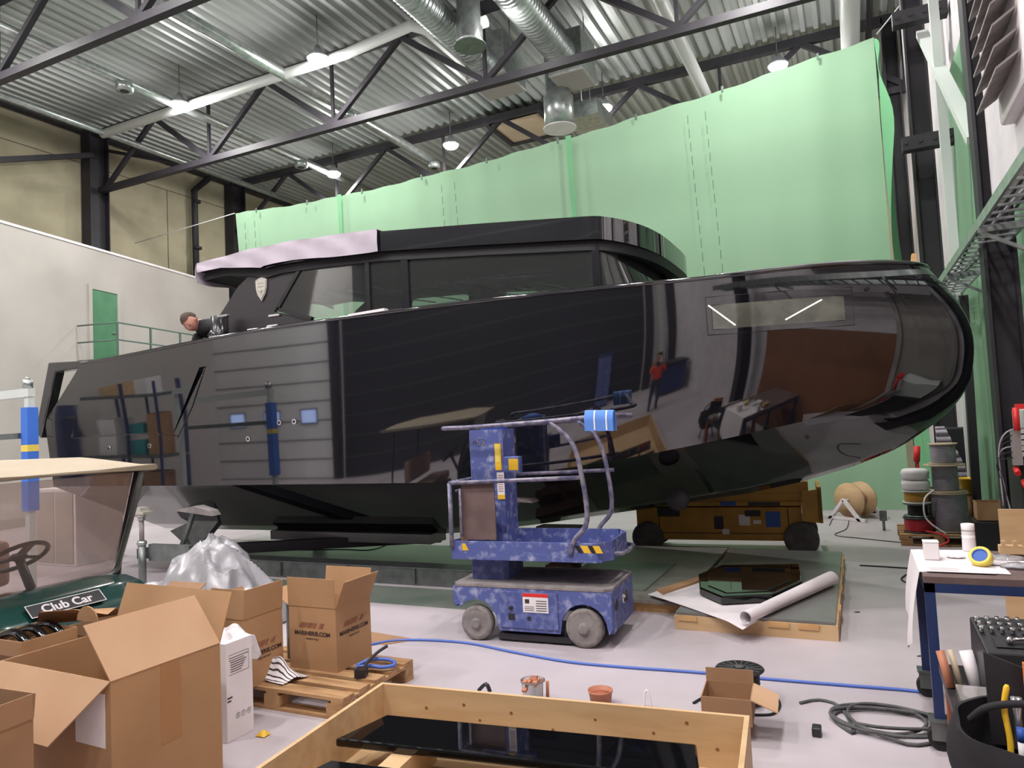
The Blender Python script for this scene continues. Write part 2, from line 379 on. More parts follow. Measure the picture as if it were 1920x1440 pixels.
# ---------------- steel columns and braces
def column(x0,x1,y0,y1,label,z1=ZC-.15):
    b=MB(); f=.03
    b.box(x0,x1,y0,y0+f,0,z1); b.box(x0,x1,y1-f,y1,0,z1); b.box((x0+x1)/2-.015,(x0+x1)/2+.015,y0+f,y1-f,0,z1)
    return tag(b.build('steel_column','steel_black'),label,'column')
o=column(XL+.05,XL+.45,13.45,14.05,'black steel column on the concrete wall, the nearer of the two above the white wall')
o=column(XL+.05,XL+.45,18.8,19.4,'black steel column beside the left edge of the green sheet')
column(XL+.05,XL+.45,8.2,8.8,'black steel column on the concrete wall, nearer than the picture shows')
def hcol(x0,x1,y0,y1,label):
    b=MB(); f=.03; z1=ZC-.15
    b.box(x0,x0+f,y0,y1,0,z1); b.box(x1-f,x1,y0,y1,0,z1); b.box(x0+f,x1-f,(y0+y1)/2-.02,(y0+y1)/2+.02,0,z1)
    return tag(b.build('steel_column','steel_black'),label,'column')
hcol(1.24,1.52,8.4,8.66,'black steel column just right of the bow')
hcol(1.15,1.47,13.7,14.0,'black steel column at the right end of the green sheet')
hcol(1.15,1.47,19.0,19.3,'black steel column farthest along the right wall, behind the green sheet')
hcol(1.24,1.52,3.0,3.26,'black steel column at the right wall in front of the bench')
# light posts, bands and braces beyond the bow
b=MB(); b.beam((1.42,12.0,0),(1.42,12.0,10.9),.12,.12); tag(b.build('post','pipe_white'),'slim pale post between the two black columns beyond the bow','post')
b=MB(); b.beam((1.38,13.3,7.9),(1.5,10.1,5.0),.16,.1); tag(b.build('diagonal_brace','pipe_white'),'thick pale diagonal brace high beyond the bow','brace')
b=MB(); b.beam((1.5,13.4,.8),(1.5,10.3,3.2),.12,.12); b.bm.free()
b=MB(); b.beam((1.4,11.3,3.3),(1.4,11.7,.2),.1,.14); tag(b.build('diagonal_brace','steel_black'),'dark leaning bar between the bow and the column','brace')
for z,l in ((7.95,'upper'),(5.9,'lower')):
    b=MB(); b.box(.95,1.72,12.9,13.1,z,z+.22)
    for k in range(4): b.cyl((1.0+.2*k,12.88,z+.11),(1.0+.2*k,12.9,z+.11),.03,6)
    tag(b.build('bracket','steel_black'),l+' black bolted bracket between wall and columns behind the bow','bracket')
# green fabric lying on the right wall
b=MB(); rnd=random.Random(3)
def gw(u,v):
    y=8.8+4.9*u; top=7.2-.9*abs(u-.5); z=.02+(top)*v
    return Vector((1.665+.03*math.sin(u*19+v*2)+.02*math.sin(v*9),y,z))
b.grid(gw,40,16); tag(b.build('green_sheet','scrim'),'green fabric hanging on the right wall between the columns','fabric')
# white fibre panel frame on the right wall, near
b=MB(); b.box(1.66,1.75,7.2,8.3,0.0,3.3); b.box(1.62,1.66,7.22,7.3,0,3.32); b.box(1.62,1.66,8.2,8.28,0,3.32); struct('trim_3',b,'white_wall')
# louvred heater
t=thing('wall_heater','white louvred air heater high on the right wall','heater',(1.33,6.15,4.12))
b=MB(); b.box(-.1,.3,-.1,.9,0,1.6); b.build('casing','white',t,bevel=.03)
b=MB()
for i in range(9):
    z=.1+i*.165; b.prism([(-.28,.9,z),(-.1,.9,z+.03),(-.1,.9,z+.17),(-.30,.9,z+.03)],(0,.3,0))
b.bm.free()
b=MB()
for i in range(9):
    z=.12+i*.16; b.prism([(-.11,-.05,z+.10),(-.26,-.05,z),(-.26,-.05,z+.02),(-.11,-.05,z+.12)],(0,.9,0))
b.build('louvres','dust',t)
# ---------------- roof trusses
BN=[-19.43+4.2*i for i in range(6)]; TN=[-17.35+4.18*i for i in range(5)]
def truss(Y,label):
    t=thing('roof_truss',label,'truss',(0,Y,0)); xl=XL+.4; xr=XR-.05
    b=MB(); b.beam((xl,0,9.35),(xr,0,9.3),.16,.16); b.build('bottom_chord','steel_black',t)
    b=MB(); b.beam((xl,0,11.05),(xr,0,11.05),.2,.2); b.build('top_chord','steel_black',t)
    for i in range(6):
        for j in (i-1,i):
            if 0<=j<5:
                b=MB(); b.beam((BN[i],0,9.38),(TN[j],0,11.0),.11 if j==i else .13); b.build('diagonal','steel_black',t)
        if 0<i<6:
            b=MB(); b.beam((BN[i],0,9.38),(BN[i],0,11.0),.07); b.build('vertical','steel_black',t)
    return t
truss(13.8,'long black roof truss ending at the nearer left column')
truss(8.5,'black roof truss nearest overhead, cut by the top of the picture')
truss(19.1,'black roof truss farthest away, rising behind the green sheet')
truss(3.2,'black roof truss over the photographer')
truss(-2.1,'black roof truss close to the front wall')
# purlins just under the deck between trusses, seen as short dark bars
b=MB()
for x in (-19.9,): b.box(x-.1,x+.12,YF,YB,10.98,11.15)
tag(b.build('eave_beam','steel_black'),'long dark eave beam along the top of the concrete wall','beam')
b=MB()
b.tube([(-19.2,17.2,10.75),(-18.6,15.6,10.5),(-19.62,14.0,10.6)],.05,6)
tag(b.build('curved_pipe','steel_black'),'curved dark pipe under the roof between the left columns','pipe')
b=MB(); dp=[(-19.8,17.9,10.95),(-19.85,17.3,10.35),(-19.85,17.3,6.9)]
b.tube(dp,.11,10); 
for z in (9.9,8.3): b.cyl((-19.75,17.3,z),(-19.75,17.3,z+.08),.135,10)
tag(b.build('downpipe','steel_black'),'dark rain downpipe with a kink on the concrete wall','pipe')
b=MB(); b.beam((-19.6,8.9,8.6),(-19.6,13.5,10.3),.14); tag(b.build('diagonal_brace','steel_black'),'dark diagonal wall brace at the top left of the picture','brace')
# skylights hatches
for i,(x,y) in enumerate(((-8.6,19.9),(-8.3,9.9))):
    t=thing('roof_hatch',['pale roof hatch with a dark frame seen just above the green sheet','pale roof hatch at the top edge of the picture'][i],'hatch',(x,y,10.95))
    b=MB(); b.box(-.8,.8,-.9,.9,.0,.04); b.build('panel','beige',t)
    b=MB()
    for (a,c,e,g) in ((-.95,-.8,-1.05,1.05),(.8,.95,-1.05,1.05),(-.8,.8,-1.05,-.9),(-.8,.8,.9,1.05)): b.box(a,c,e,g,-.06,.12)
    b.build('frame','steel_black',t)
# ---------------- pipes and ducts under the roof, running along the hall
def longduct(x,y0,y1,z,r,label,m_='galv',rib=0,name='duct'):
    b=MB()
    if rib:
        n=int((y1-y0)/rib); pts=[];rr=[]
        for i in range(n+1):
            y=y0+(y1-y0)*i/n; pts+=[(x,y,z),(x,y+rib*.35,z),(x,y+rib*.4,z)]; rr+=[r,r,r*1.07]
        b.tube(pts,rr,16)
    else:
        b.cyl((x,y0,z),(x,y1,z),r,12)
    return tag(b.build(name,m_),label,'duct' if name=='duct' else 'pipe')
longduct(-14.9,2,YB-.2,10.3,.11,'long galvanised pipe with a nozzle, passing the leftmost lamps',name='pipe')
longduct(-11.55,2,YB-.2,10.3,.13,'long galvanised pipe crossing the middle of the left roof bay',name='pipe')
longduct(-17.9,2,YB-.2,10.3,.09,'thin long galvanised pipe nearest the concrete wall',name='pipe')
longduct(-18.6,2,12.5,10.55,.06,'thin cable conduit running beside the concrete wall',m_='galvdark',name='pipe')
longduct(-3.0,2,YB-.2,10.25,.15,'pale pipe passing straight over the green sheet top',m_='pipe_white',name='pipe')
longduct(.45,2,YB-.2,10.2,.2,'thick pale pipe at the right end of the roof',m_='pipe_white',name='pipe')
longduct(.85,2,YB-.2,10.5,.07,'dark thin pipe beside the thick pale roof pipe',m_='steel_black',name='pipe')
for i,(x,y) in enumerate(((-14.9,11.0),(-11.55,14.9),(-11.55,19.2),(-14.9,16.9))):
    t=thing('air_nozzle',['round air nozzle on the pipe left of the first lamp','round air nozzle right of the leftmost lamp pair','round air nozzle on the pipe just above the green sheet','round air nozzle at the lamp above the second left column'][i],'nozzle',(x+.1,y,10.22))
    b=MB(); b.lathe([(.08,0),(.17,-.02),(.2,-.1),(.19,-.2),(.12,-.21)],n=16); b.build('housing','galv',t)
    b=MB(); b.lathe([(.1,-.2),(.1,-.215)],n=16); b.build('outlet','blackrub',t)
# cross pipe with a jog following truss 2
b=MB(); b.tube([(-18.0,12.7,10.3),(-9.7,12.7,10.3),(-8.0,12.7,10.45),(-7.3,12.9,10.15),(-6.3,12.9,10.15)],.12,10); tag(b.build('cross_pipe','pipe_white'),'pale pipe running across the hall with a kink near the spiral ducts','pipe')
longduct(-7.2,5,14.3,10.25,.3,'spiral duct of corrugated silver, the left of the two',rib=.12)
longduct(-5.5,5,15.2,10.25,.33,'spiral duct of corrugated silver, the right of the two',rib=.12)
for (x,y,sx,sy,l) in ((-7.1,14.9,.5,.6,'silver plenum box at the end of the left spiral duct'),(-5.45,15.6,.42,.5,'silver plenum box at the end of the right spiral duct')):
    t=thing('plenum_box',l,'duct box',(x,y,9.8)); b=MB(); b.box(-sx,sx,-sy,sy,0,1.0); b.build('body','galv',t,bevel=.02); b=MB(); b.cyl((-sx*.8,0,1),(-sx*.8,0,1.5),.012,6); b.build('suspension_rod','galvdark',t); b=MB(); b.cyl((sx*.8,0,1),(sx*.8,0,1.5),.012,6); b.build('suspension_rod','galvdark',t); b=MB(); b.box(-sx*.95,sx*.95,-sy*.95,sy*.95,-.015,0); b.build('bottom_panel','white_wall',t)
t=thing('air_diffuser','round silver air diffuser hanging above the boat roof, with white bottom','diffuser',(-5.95,15.9,8.9))
b=MB(); b.lathe([(.36,0),(.36,.75),(.3,.8),(.3,2.3)],n=24); b.build('body','galv',t); b=MB(); b.lathe([(.40,-.03),(.40,0)],n=24); b.build('bottom_plate','white',t)
t=thing('air_diffuser','round silver air diffuser at the top edge between spiral ducts','diffuser',(-6.5,12.5,9.5))
b=MB(); b.lathe([(.3,0),(.27,.1),(.27,.35),(.24,.4),(.24,1.7)],n=24); b.build('body','galv',t); b=MB(); b.lathe([(.33,-.02),(.33,0)],n=24); b.build('bottom_plate','galvdark',t)
b=MB(); b.box(-6.2,-5.3,16.9,18.2,9.5,9.9); b.cyl((-5.8,17.2,9.9),(-5.8,17.2,11.3),.012,6); b.cyl((-5.8,17.9,9.9),(-5.8,17.9,11.3),.012,6); tag(b.build('duct_box','galv'),'small silver duct box right behind the hanging round diffuser','duct box')
# high bay lamps
def lampobj(): 
    t=thing('high_bay_lamp','','lamp')
    b=MB(); b.lathe([(.06,.12),(.10,.02),(.24,-.12),(.25,-.17),(.23,-.17)],n=24); b.build('housing','alu',t)
    b=MB(); b.lathe([(.22,-.172),(.21,-.22),(.15,-.27),(.07,-.295),(.001,-.30)],n=24); b.build('lens','lampglow',t)
    b=MB(); b.cyl((0,0,.1),(0,0,.85),.012,6); b.build('suspension_rod','galvdark',t); return t
lt0=None; vis={(-14.8,12.52):'lit high bay lamp at the far left',(-10.38,12.52):'lit high bay lamp above the kinked pipe, brightest in the left roof',(-5.6,12.52):'lit high bay lamp between the spiral ducts at the top edge',(-14.8,18.42):'lit high bay lamp lowest in the picture, above the green sheet left end',(-10.38,18.42):'lit high bay lamp beside the pale roof hatch',(-5.6,18.42):'lit high bay lamp right of the hanging diffuser',(-1.15,18.42):'lit high bay lamp above the right half of the green sheet'}
for Y in LAMPY:
    for X in LAMPX:
        l=vis.get((X,Y)) or ('lit high bay lamp outside the picture, row %s, %s'%({-2.4:'by the front wall',1.2:'over the photographer',6.7:'over the boat',12.52:'in the second far row'}.get(Y,'far'),{-14.8:'left end',-10.38:'inner left',-5.6:'inner right',-1.15:'right end'}[X]))
        if lt0 is None: lt0=lampobj(); o=lt0
        else: o=copy_tree(lt0)
        o.location=(X,Y,LAMPZ); o['label']=l; o['group']='high bay lamps under the roof'
# ---------------- the big green scrim behind the boat
def topz(x):   # sagging upper edge, higher at the right end
    return 7.86+(.19*((x+10.5)/4.6)**2 if x<-10.5 else .73*((x+10.5)/11.3)**2)
t=thing('green_scrim','huge pale green fabric hung behind the boat','fabric',(-7,14.5,0))
b=MB()
def sc1(u,v):
    x=-15.1+15.85*u; z=topz(x)*(1-v)+.02*v
    x2=x+ .9*v*(1 if u>0 else 1)*0 - (.55*v if u>.97 else 0)
    x2=x+(.6*v*(1-u))*(1)
    return Vector((x2+7,.06*math.sin(x*2.3)*.5+.03*math.sin(x*7+v*3),z))
b.grid(sc1,90,24); b.build('main_sheet','scrim',t)
for x in (-11.4,-5.2):   # seams where two widths meet
    b=MB()
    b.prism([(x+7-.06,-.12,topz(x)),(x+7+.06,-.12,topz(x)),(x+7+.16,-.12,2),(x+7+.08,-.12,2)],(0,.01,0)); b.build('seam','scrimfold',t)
b=MB()
for x0 in (-14.6,-8.4,-2.65):
    for dx in (0,.35):
        for i in range(26):
            z=topz(x0)-.35-i*.28
            if z<.3: break
            b.box(x0+dx+7+.012*i,x0+dx+7+.012*i+.012,-.14,-.135,z-.18,z)
b.build('printed_marks','railgreen',t)
b=MB()
for i in range(9):
    x=-14.2+i*1.75; b.box(x+7-.02,x+7+.02,-.12,-.10,topz(x)-.10,topz(x)+.02)
b.build('clips','railgreen',t)
# right side fold coming forward
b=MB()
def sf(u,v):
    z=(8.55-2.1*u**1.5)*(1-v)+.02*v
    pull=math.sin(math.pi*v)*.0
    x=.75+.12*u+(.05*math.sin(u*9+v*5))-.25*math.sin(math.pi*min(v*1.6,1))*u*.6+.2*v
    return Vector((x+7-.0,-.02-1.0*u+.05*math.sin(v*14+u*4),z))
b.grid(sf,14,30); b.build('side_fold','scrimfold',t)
b=MB(); b.tube([(-15.1,14.5,8.05),(-19.7,14.9,8.0)],.012,6); tag(b.build('guy_line','pipe_white'),'thin line tying the green fabric to the left wall','rope')
b=MB(); b.tube([(.8,14.45,8.6),(1.3,13.9,8.9)],.012,6); tag(b.build('guy_line','pipe_white'),'thin line tying the green fabric to the right column','rope')
# cable ladder above the bow, on the right wall
t=thing('cable_ladder','grey steel cable ladder with cables running above the bow','cable tray',(1.1,9,3.45))
for x in (0,.36):
    b=MB(); b.beam((x,-7,0),(x,4.6,0),.025,.09); b.build('side_rail','galv',t)
for i in range(46):
    b=MB(); b.beam((0,-6.9+.25*i,-.02),(.36,-6.9+.25*i,-.02),.03,.02); b.build('rung','galv',t)
for k in range(3):
    b=MB(); b.tube(smoothpts([(.08+.08*k+.03*math.sin(i*1.7+k),-7+i*.97,.015) for i in range(12)],4),.014,6); b.build('cable','blackrub' if k!=1 else 'greycable',t)
for y in (-4,-1.5,1,3.5):
    b=MB(); b.beam((-.02,y,-.07),(.5,y,-.07),.04,.05); b.beam((.0,y,-.09),(.5,y,-.40),.03); b.build('bracket','galv',t)
# ================================================================ the motor yacht
YC=8.4
boat=thing('motor_yacht','large glossy black motor yacht on stands with its roof partly wrapped in white','boat',(-5,YC,0))
BO=Vector((-5,YC,0))
def sm(t): t=max(0,min(1,t)); return t*t*(3-2*t)
def sheer(t):
    u=1-(1-t)**2; X=-9.85+(0.75+9.85)*u; s=max(0,(X+5.5)/(0.75+5.5))
    b=1.9*(max(0,1-s**2.6))**.55 - .08*sm((-8-X)/2.5); z=3.03+.13*sm((X+9.8)/4)+.08*sm((X+1.5)/2)
    return X,b,z
def chine(t):
    u=1-(1-t)**2; X=-10.6+(1.05+10.6)*u; s=max(0,(X+5.5)/(1.05+5.5))
    b=1.86*(max(0,1-s**2.2))**.75-.08*sm((-8-X)/2.5); z=1.29+.81*max(0,(X+4.2)/5.25)**1.6
    return X,b,z
KC=[(-10.51,.42),(-5,.45),(-3.8,.58),(-2.7,.74),(-1.16,.97),(-.6,1.09),(-.07,1.25),(.3,1.4),(.44,1.48)]
def keel(t):
    u=1-(1-t)**2; X=-10.5+(.44+10.5)*u
    for (a,za),(b_,zb_) in zip(KC,KC[1:]):
        if X<=b_+1e-6: return X,0,za+(zb_-za)*(X-a)/(b_-a)
    return X,0,1.48
def top(t,f):
    a=sheer(t);c=chine(t); X0_=-9.85-.9*min(1,f*2.2)+.15*max(0,(f-.455)/.545); X1_=.75+.30*f+.17*math.sin(math.pi*f); X=X0_+(X1_-X0_)*(1-(1-t)**2)
    s=max(0,(X+5.5)/(X1_+5.5)); b=(1.9-.04*f)*(max(0,1-s**(2.6-.4*f)))**(.55+.2*f)-.08*sm((-8-X)/2.5)
    if t>=1: b=0
    return X,b,a[2]+(c[2]-a[2])*f
def bot(t,g):
    c=chine(t);k=keel(t)
    X=c[0]+(k[0]-c[0])*g; X+=.10*math.sin(math.pi*g)*sm((X+1.5)/2.2); return X,(c[1])*(1-g)**(1-.35*sm((X+2)/2.5)) if t<1 else 0,c[2]+(k[2]-c[2])*g
NT=110
b=MB(); rows=[]
for i in range(NT+1):
    t=i/NT; half=[top(t,j/14) for j in range(15)]+[bot(t,j/7) for j in range(1,8)]
    near=[b.bm.verts.new((X+5,-B,z)) for X,B,z in half]; far=[b.bm.verts.new((X+5,B,z)) for X,B,z in half[:-1]]
    rows.append(near+far[::-1])
for A_,B_ in zip(rows,rows[1:]):
    for j in range(len(A_)-1):
        f=b.bm.faces.new((A_[j],B_[j],B_[j+1],A_[j+1])); f.smooth=True
bmesh.ops.remove_doubles(b.bm,verts=b.bm.verts,dist=1e-4)
for r_ in rows:
    pass
b.bm.edges.ensure_lookup_table()
cz={}
for i in range(NT+1):
    X,B,z=top(i/NT,1.0); cz[round(X+5,3)]=z
for e in b.bm.edges:
    v0,v1=e.verts; k0=cz.get(round(v0.co.x,3)); k1=cz.get(round(v1.co.x,3))
    if k0 is not None and k1 is not None and abs(v0.co.z-k0)<.002 and abs(v1.co.z-k1)<.002 and v0.co.x<4.6: e.smooth=False
hull=b.build('hull','hull',boat)
def hn(X,z,off=.0):   # point on the near topside
    lo_,hi_=0.,1.
    def tx(f):
        a_,c_=0.,1.
        for _ in range(30):
            m_=(a_+c_)/2
            if top(m_,f)[0]<X: a_=m_
            else: c_=m_
        return a_
    for _ in range(22):
        f=(lo_+hi_)/2
        if top(tx(f),f)[2]>z: lo_=f
        else: hi_=f
    return Vector((X+5,-top(tx(f),f)[1]-off,z))
def hpatch(name,x0,x1,z0,z1,m_,off,nx=16,nz=3,parent=None,sl=0):
    q=MB(); q.grid(lambda u,v: hn(x0+(x1-x0)*u,z0+(z1-z0)*v+sl*u,off),nx,nz); return q.build(name,m_,parent or boat,solid=.003)
def xz(px,py,Y): p=PY(px,py,Y); return p.x,p.z
# transom
b=MB(); half=[top(0,j/14) for j in range(15)]+[bot(0,j/7) for j in range(1,8)]
ring=[(X+5,-B,z) for X,B,z in half]+[(X+5,B,z) for X,B,z in half[:-1]][::-1]
b.face(ring); bmesh.ops.triangulate(b.bm,faces=b.bm.faces[:]); b.build('transom','hull',boat)
# cap rail and deck
b=MB(); pts=[]
for i in range(0,NT+1): X,B,z=sheer(i/NT); pts.append((X+5,-B,z))
far=[(p[0],-p[1],p[2]) for p in pts[::-1][1:]]
b.tube(pts+far,.022,6); b.build('cap_rail','hull',boat)
def deckz(X): return sheer(0.5)[2]-.22
b=MB(); g=[]
for i in range(0,NT+1):
    X,B,z=sheer(i/NT)
    if X<-7.9: continue
    zz_=z-(.2 if X<-1 else .2*(1-sm((X+1)/1.5))+.01)
    g.append([b.bm.verts.new((X+5,-max(B-.02,0)+2*max(B-.02,0)*k/8,zz_+.03*math.sin(math.pi*k/8))) for k in range(9)])
for A_,B_ in zip(g,g[1:]):
    for k in range(8):
        try: f=b.bm.faces.new((A_[k],B_[k],B_[k+1],A_[k+1])); f.smooth=True
        except ValueError: pass
b.build('deck','hullmatte',boat)
b=MB(); b.box(-5.3,-2.9,-1.55,1.55,1.98,2.02); b.box(-2.92,-2.88,-1.7,1.7,2.0,2.96); b.build('cockpit_sole','cabin',boat)
# swept wings with an open triangle at the stern
for s in (-1,1):
    yy=1.82*s
    b=MB()
    b.prism([(-4.75,yy,3.06),(-5.62,yy,3.1),(-5.95,yy,2.1),(-5.83,yy,2.0),(-5.75,yy,2.2),(-5.46,yy,2.95),(-4.9,yy,2.96)],(0,-.14*s,0))
    b.build('stern_wing','hull',boat,bevel=.012)
# bulwark door outline and lower edge of the fold in the near topside
b=MB()
def line(pts,w=.006,off=.004):
    P=[hn(x,z,off) for x,z in pts]; b.tube(P,w,6)
line([(-9.35,2.62),(-8.4,2.72),(-7.35,2.78)]); line([(-7.35,2.78),(-7.6,2.3),(-7.9,1.9)]); line([(-10.1,1.97),(-9.4,1.99),(-8.6,1.98),(-7.9,1.93)])
b.build('panel_seams','glossblack',boat)
q=MB()
def rec(u,v):
    x=-10.15+(2.75-.55*(1-v))*u+.35*v*(1-u)
    zl_=1.99; zh=2.62+.16*u; z=zl_+(zh-zl_)*v; p=hn(x,z,.006+.05*math.sin(math.pi*u)**.5*0+.035*v); return p
q.grid(rec,20,6); q.build('bulwark_door','hull',boat,solid=.004)
# hull window
x0,z0=xz(1328,596,7.0); x1,z1=xz(1588,580,7.6)
hx0,hx1=-1.22,.04
hpatch('window_surround',hx0,hx1,2.62,3.02-.04,'hull',.003,20,3,sl=.02)
hw=hpatch('hull_window',hx0+.05,hx1-.07,2.67,2.90,'alu',.005,18,2,sl=.02)
hw.data.materials.clear(); hw.data.materials.append(M['porthole'])
b=MB()
for (u,v) in ((0,0),):
    b.tube([hn(hx0+.05,2.67,.012),hn(hx1-.07,2.69,.012),hn(hx1-.07,2.92,.012),hn(hx0+.05,2.90,.012)],.003,6,closed=True)
b.build('window_seal','hullmatte',boat)
b=MB(); b.tube([hn(hx0,2.62,.006),hn((hx0+hx1)/2,2.63,.006),hn(hx1,2.64,.006),hn(hx1,3.0,.006),hn((hx0+hx1)/2,2.99,.006),hn(hx0,2.98,.006)],.005,6,closed=True); b.build('window_joint','interior',boat)
# thin chrome strip and small fittings on the topside
for (px_,py_,Y_) in ((535,792,6.62),(563,790,6.62),(480,822,6.65),(215,840,6.65),(295,835,6.65),(1624,555,8.0),(1516,817,7.7)):
    x,z=xz(px_,py_,Y_); p=hn(x,z,0); n=Vector((0,-1,-.1))
    if px_>1400: p=hn(x,z,0); n=Vector((.5,-.85,-.1)).normalized()
    b=MB(); b.lathe([(.0,.0),(.045,.0),(.045,.02),(.02,.03),(.02,.012)],n=16) if False else None
    b.tube([p-n*.005,p+n*.012],.032 if px_<1400 else .022,14); o=b.build('through_hull_fitting','chrome' if px_<1400 else 'blackrub',boat)
    if px_<1400: b=MB(); b.tube([p+n*.012,p+n*.014],.018,12); b.build('hole','blackrub',o)
for (px_,py_) in ((1270,937),):
    p=PY(px_,py_,7.55); b=MB(); b.lathe([(.0,0),(.11,0),(.12,.03),(.09,.05),(.08,.02)],c=Vector((p.x+5,p.y-YC,p.z)),n=18,axis='y'); b.build('thruster_tunnel','blackrub',boat)
# toe rail at the bow
b=MB(); pts=[]
for i in range(NT-46,NT+1):
    X,B,z=sheer(i/NT); pts.append((X+5-.03,-max(0,B-.08),z+.03))
b.tube(pts,.014,6); b.build('toe_rail','chrome',boat)
# ------------- cabin
YN=7.1-YC; YFAR=-YN
def cp(px_,py_,off=0): p=PY(px_,py_,7.1+off); return Vector((p.x+5,p.y-YC,p.z))
ZD=2.93
for s in (1,-1):
    def mir(v): return Vector((v.x,v.y*s,v.z))
    A_=[cp(392,622),cp(446,538),cp(472,512),cp(563,501),cp(514,584),cp(586,600)]
    A_.append(Vector((cp(586,600).x,YN,ZD))); A_.append(Vector((A_[0].x,YN,ZD)))
    b=MB(); b.prism([mir(v) for v in A_],(0,.06*s,0)); qp=b.build('quarter_panel','cabin',boat)
    # window frames
    G1=[cp(567,499),cp(521,580),cp(586,598),cp(692,584),cp(692,478)]
    b=MB()
    for a,c in ((0,1),(1,2)): b.beam(mir(G1[a]),mir(G1[c]),.05,.05,up=(0,1,0))
    b.build('window_frame','hullmatte',boat)
    b=MB(); b.face([mir(v) for v in G1]); b.build('side_glass','glass',boat,solid=.012)
    xa=cp(692,540).x; xb=cp(762,540).x; xc=cp(1118,480).x
    zt=lambda x: 3.98 if x<0 else 3.98-.06*(x)/2.5
    for x_,w_,q_ in ((xa,.03,0),(xb,.05,0),(xc,.04,.1)):
        b=MB(); b.box(x_-w_,x_+w_,YN*s-.03,YN*s+.03,ZD,zt(x_)-q_); b.build('mullion','hullmatte',boat)
    for (u,v) in ((xa+.03,xb-.05),(xb+.05,xc-.04)):
        b=MB(); b.face([(u,YN*s,ZD),(v,YN*s,ZD),(v,YN*s,zt(v)-.02),(u,YN*s,zt(u)-.02)]); b.build('side_glass','glass',boat,solid=.012)
    # low wall under windows
    b=MB(); b.box(xa,xc,YN*s-.02,YN*s+.02,ZD-.1,ZD+.18); b.build('coaming','hullmatte',boat)
b=MB(); xm=(cp(900,540).x); b.box(xm-.03,xm+.03,-YN-.03,-YN+.03,ZD,3.9); b.build('mullion','hullmatte',boat)
# emblem on the near quarter panel: a pale shield
c=cp(492,541); b=MB(); sh=[(-.10,.11),(-.05,.135),(0,.145),(.05,.135),(.10,.11),(.095,0),(.07,-.08),(0,-.17),(-.07,-.08),(-.095,0)]
b.prism([(c.x+x,c.y-.002,c.z+z) for x,z in sh],(0,-.02,0)); em=b.build('emblem','chrome',boat)
b=MB(); b.prism([(c.x+x*.85,c.y-.023,c.z+z*.85) for x,z in sh],(0,-.006,0)); e2=b.build('emblem_face','silver',em)
b=MB()
for z in (.06,.02): b.box(c.x-.05,c.x+.05,c.y-.034,c.y-.03,c.z+z,c.z+z+.012)
b.box(c.x-.006,c.x+.006,c.y-.034,c.y-.03,c.z-.1,c.z-.02); b.tube([(c.x-.04,c.y-.032,c.z-.03),(c.x,c.y-.032,c.z-.06),(c.x+.04,c.y-.032,c.z-.03)],.005,6)
b.build('emblem_relief','chrome',em)
# roof: near edge follows the picture, front corner rounded
RT=[(377,497),(473,471),(554,455),(708,434),(900,419),(1120,404)]
RTx=[(lambda p:(p.x,p.z))(PY(x,y,7.0)) for x,y in RT]
def rz(X):
    if X<=RTx[0][0]: return RTx[0][1]
    for (a,za),(c_,zc) in zip(RTx,RTx[1:]):
        if X<=c_: return za+(zc-za)*(X-a)/(c_-a)
    return RTx[-1][1]-.22*(X-RTx[-1][0])
XA=RTx[0][0]; XB=-1.78
def outline(n=40):
    pts=[]
    for i in range(n+1):    # near side from stern to bow, then the rounded front, to the centreline
        u=i/n
        if u<.55: pts.append((XA+(-2.45-XA)*(u/.55),7.0))
        else:
            a=(u-.55)/.45*math.pi/2; pts.append((-2.45+(XB+2.45)*math.sin(a)**.75,8.4-1.4*math.cos(a)**.62))
    return pts
OL=outline(44); FULL=[(x,y) for x,y in OL]+[(x,2*YC-y) for x,y in OL[::-1][1:]]
def th(X): return .24 if X>-6.8 else .24*max(.35,(X-XA)/( -6.8-XA))+.02
b=MB(); vt=[];vb=[];vm=[]
for x,y in FULL:
    zt_=rz(x); vt.append((x+5,y-YC,zt_)); vb.append((x+5,y-YC,zt_-th(x)))
def inset(x,y,d,dz):
    cx=-4.6;cy=YC; L=math.hypot((x-cx)/3,(y-cy)/1.4); return (x+5+(-(x-cx))*d*.25, (y-YC)*(1-d*.6),rz(x)-th(x)+dz)
VT=[b.bm.verts.new(v) for v in vt]; VB=[b.bm.verts.new(v) for v in vb]
for i in range(len(FULL)-1):
    f=b.bm.faces.new((VT[i],VT[i+1],VB[i+1],VB[i])); f.smooth=True
    for e in f.edges:
        if {e.verts[0],e.verts[1]} in ({VT[i],VT[i+1]},{VB[i],VB[i+1]}): e.smooth=False
b.bm.faces.new((VT[0],VB[0],VB[-1],VT[-1]))
n=len(FULL)
for i in range(n//2):
    j=n-1-i
    if j-1>i+1 or True:
        for V,up in ((VT,1),(VB,0)):
            q=[V[i],V[i+1],V[j-1],V[j]]
            q=list(dict.fromkeys(q))
            if len(q)>=3:
                try: b.bm.faces.new(q)
                except ValueError: pass
b.build('roof','hull',boat)
b=MB()
V1=[b.bm.verts.new((v[0]*.0+v[0],v[1]*.955,v[2]-.002)) for v in vb]; V2=[b.bm.verts.new((v[0]-.02,v[1]*.955,v[2]-.10)) for v in vb]
for i in range(len(FULL)-1): b.bm.faces.new((V1[i],V1[i+1],V2[i+1],V2[i]))
for i in range(n//2):
    j=n-1-i; q=list(dict.fromkeys([V2[i],V2[i+1],V2[j-1],V2[j]]))
    if len(q)>=3:
        try: b.bm.faces.new(q)
        except ValueError: pass
b.build('headliner','interior',boat)
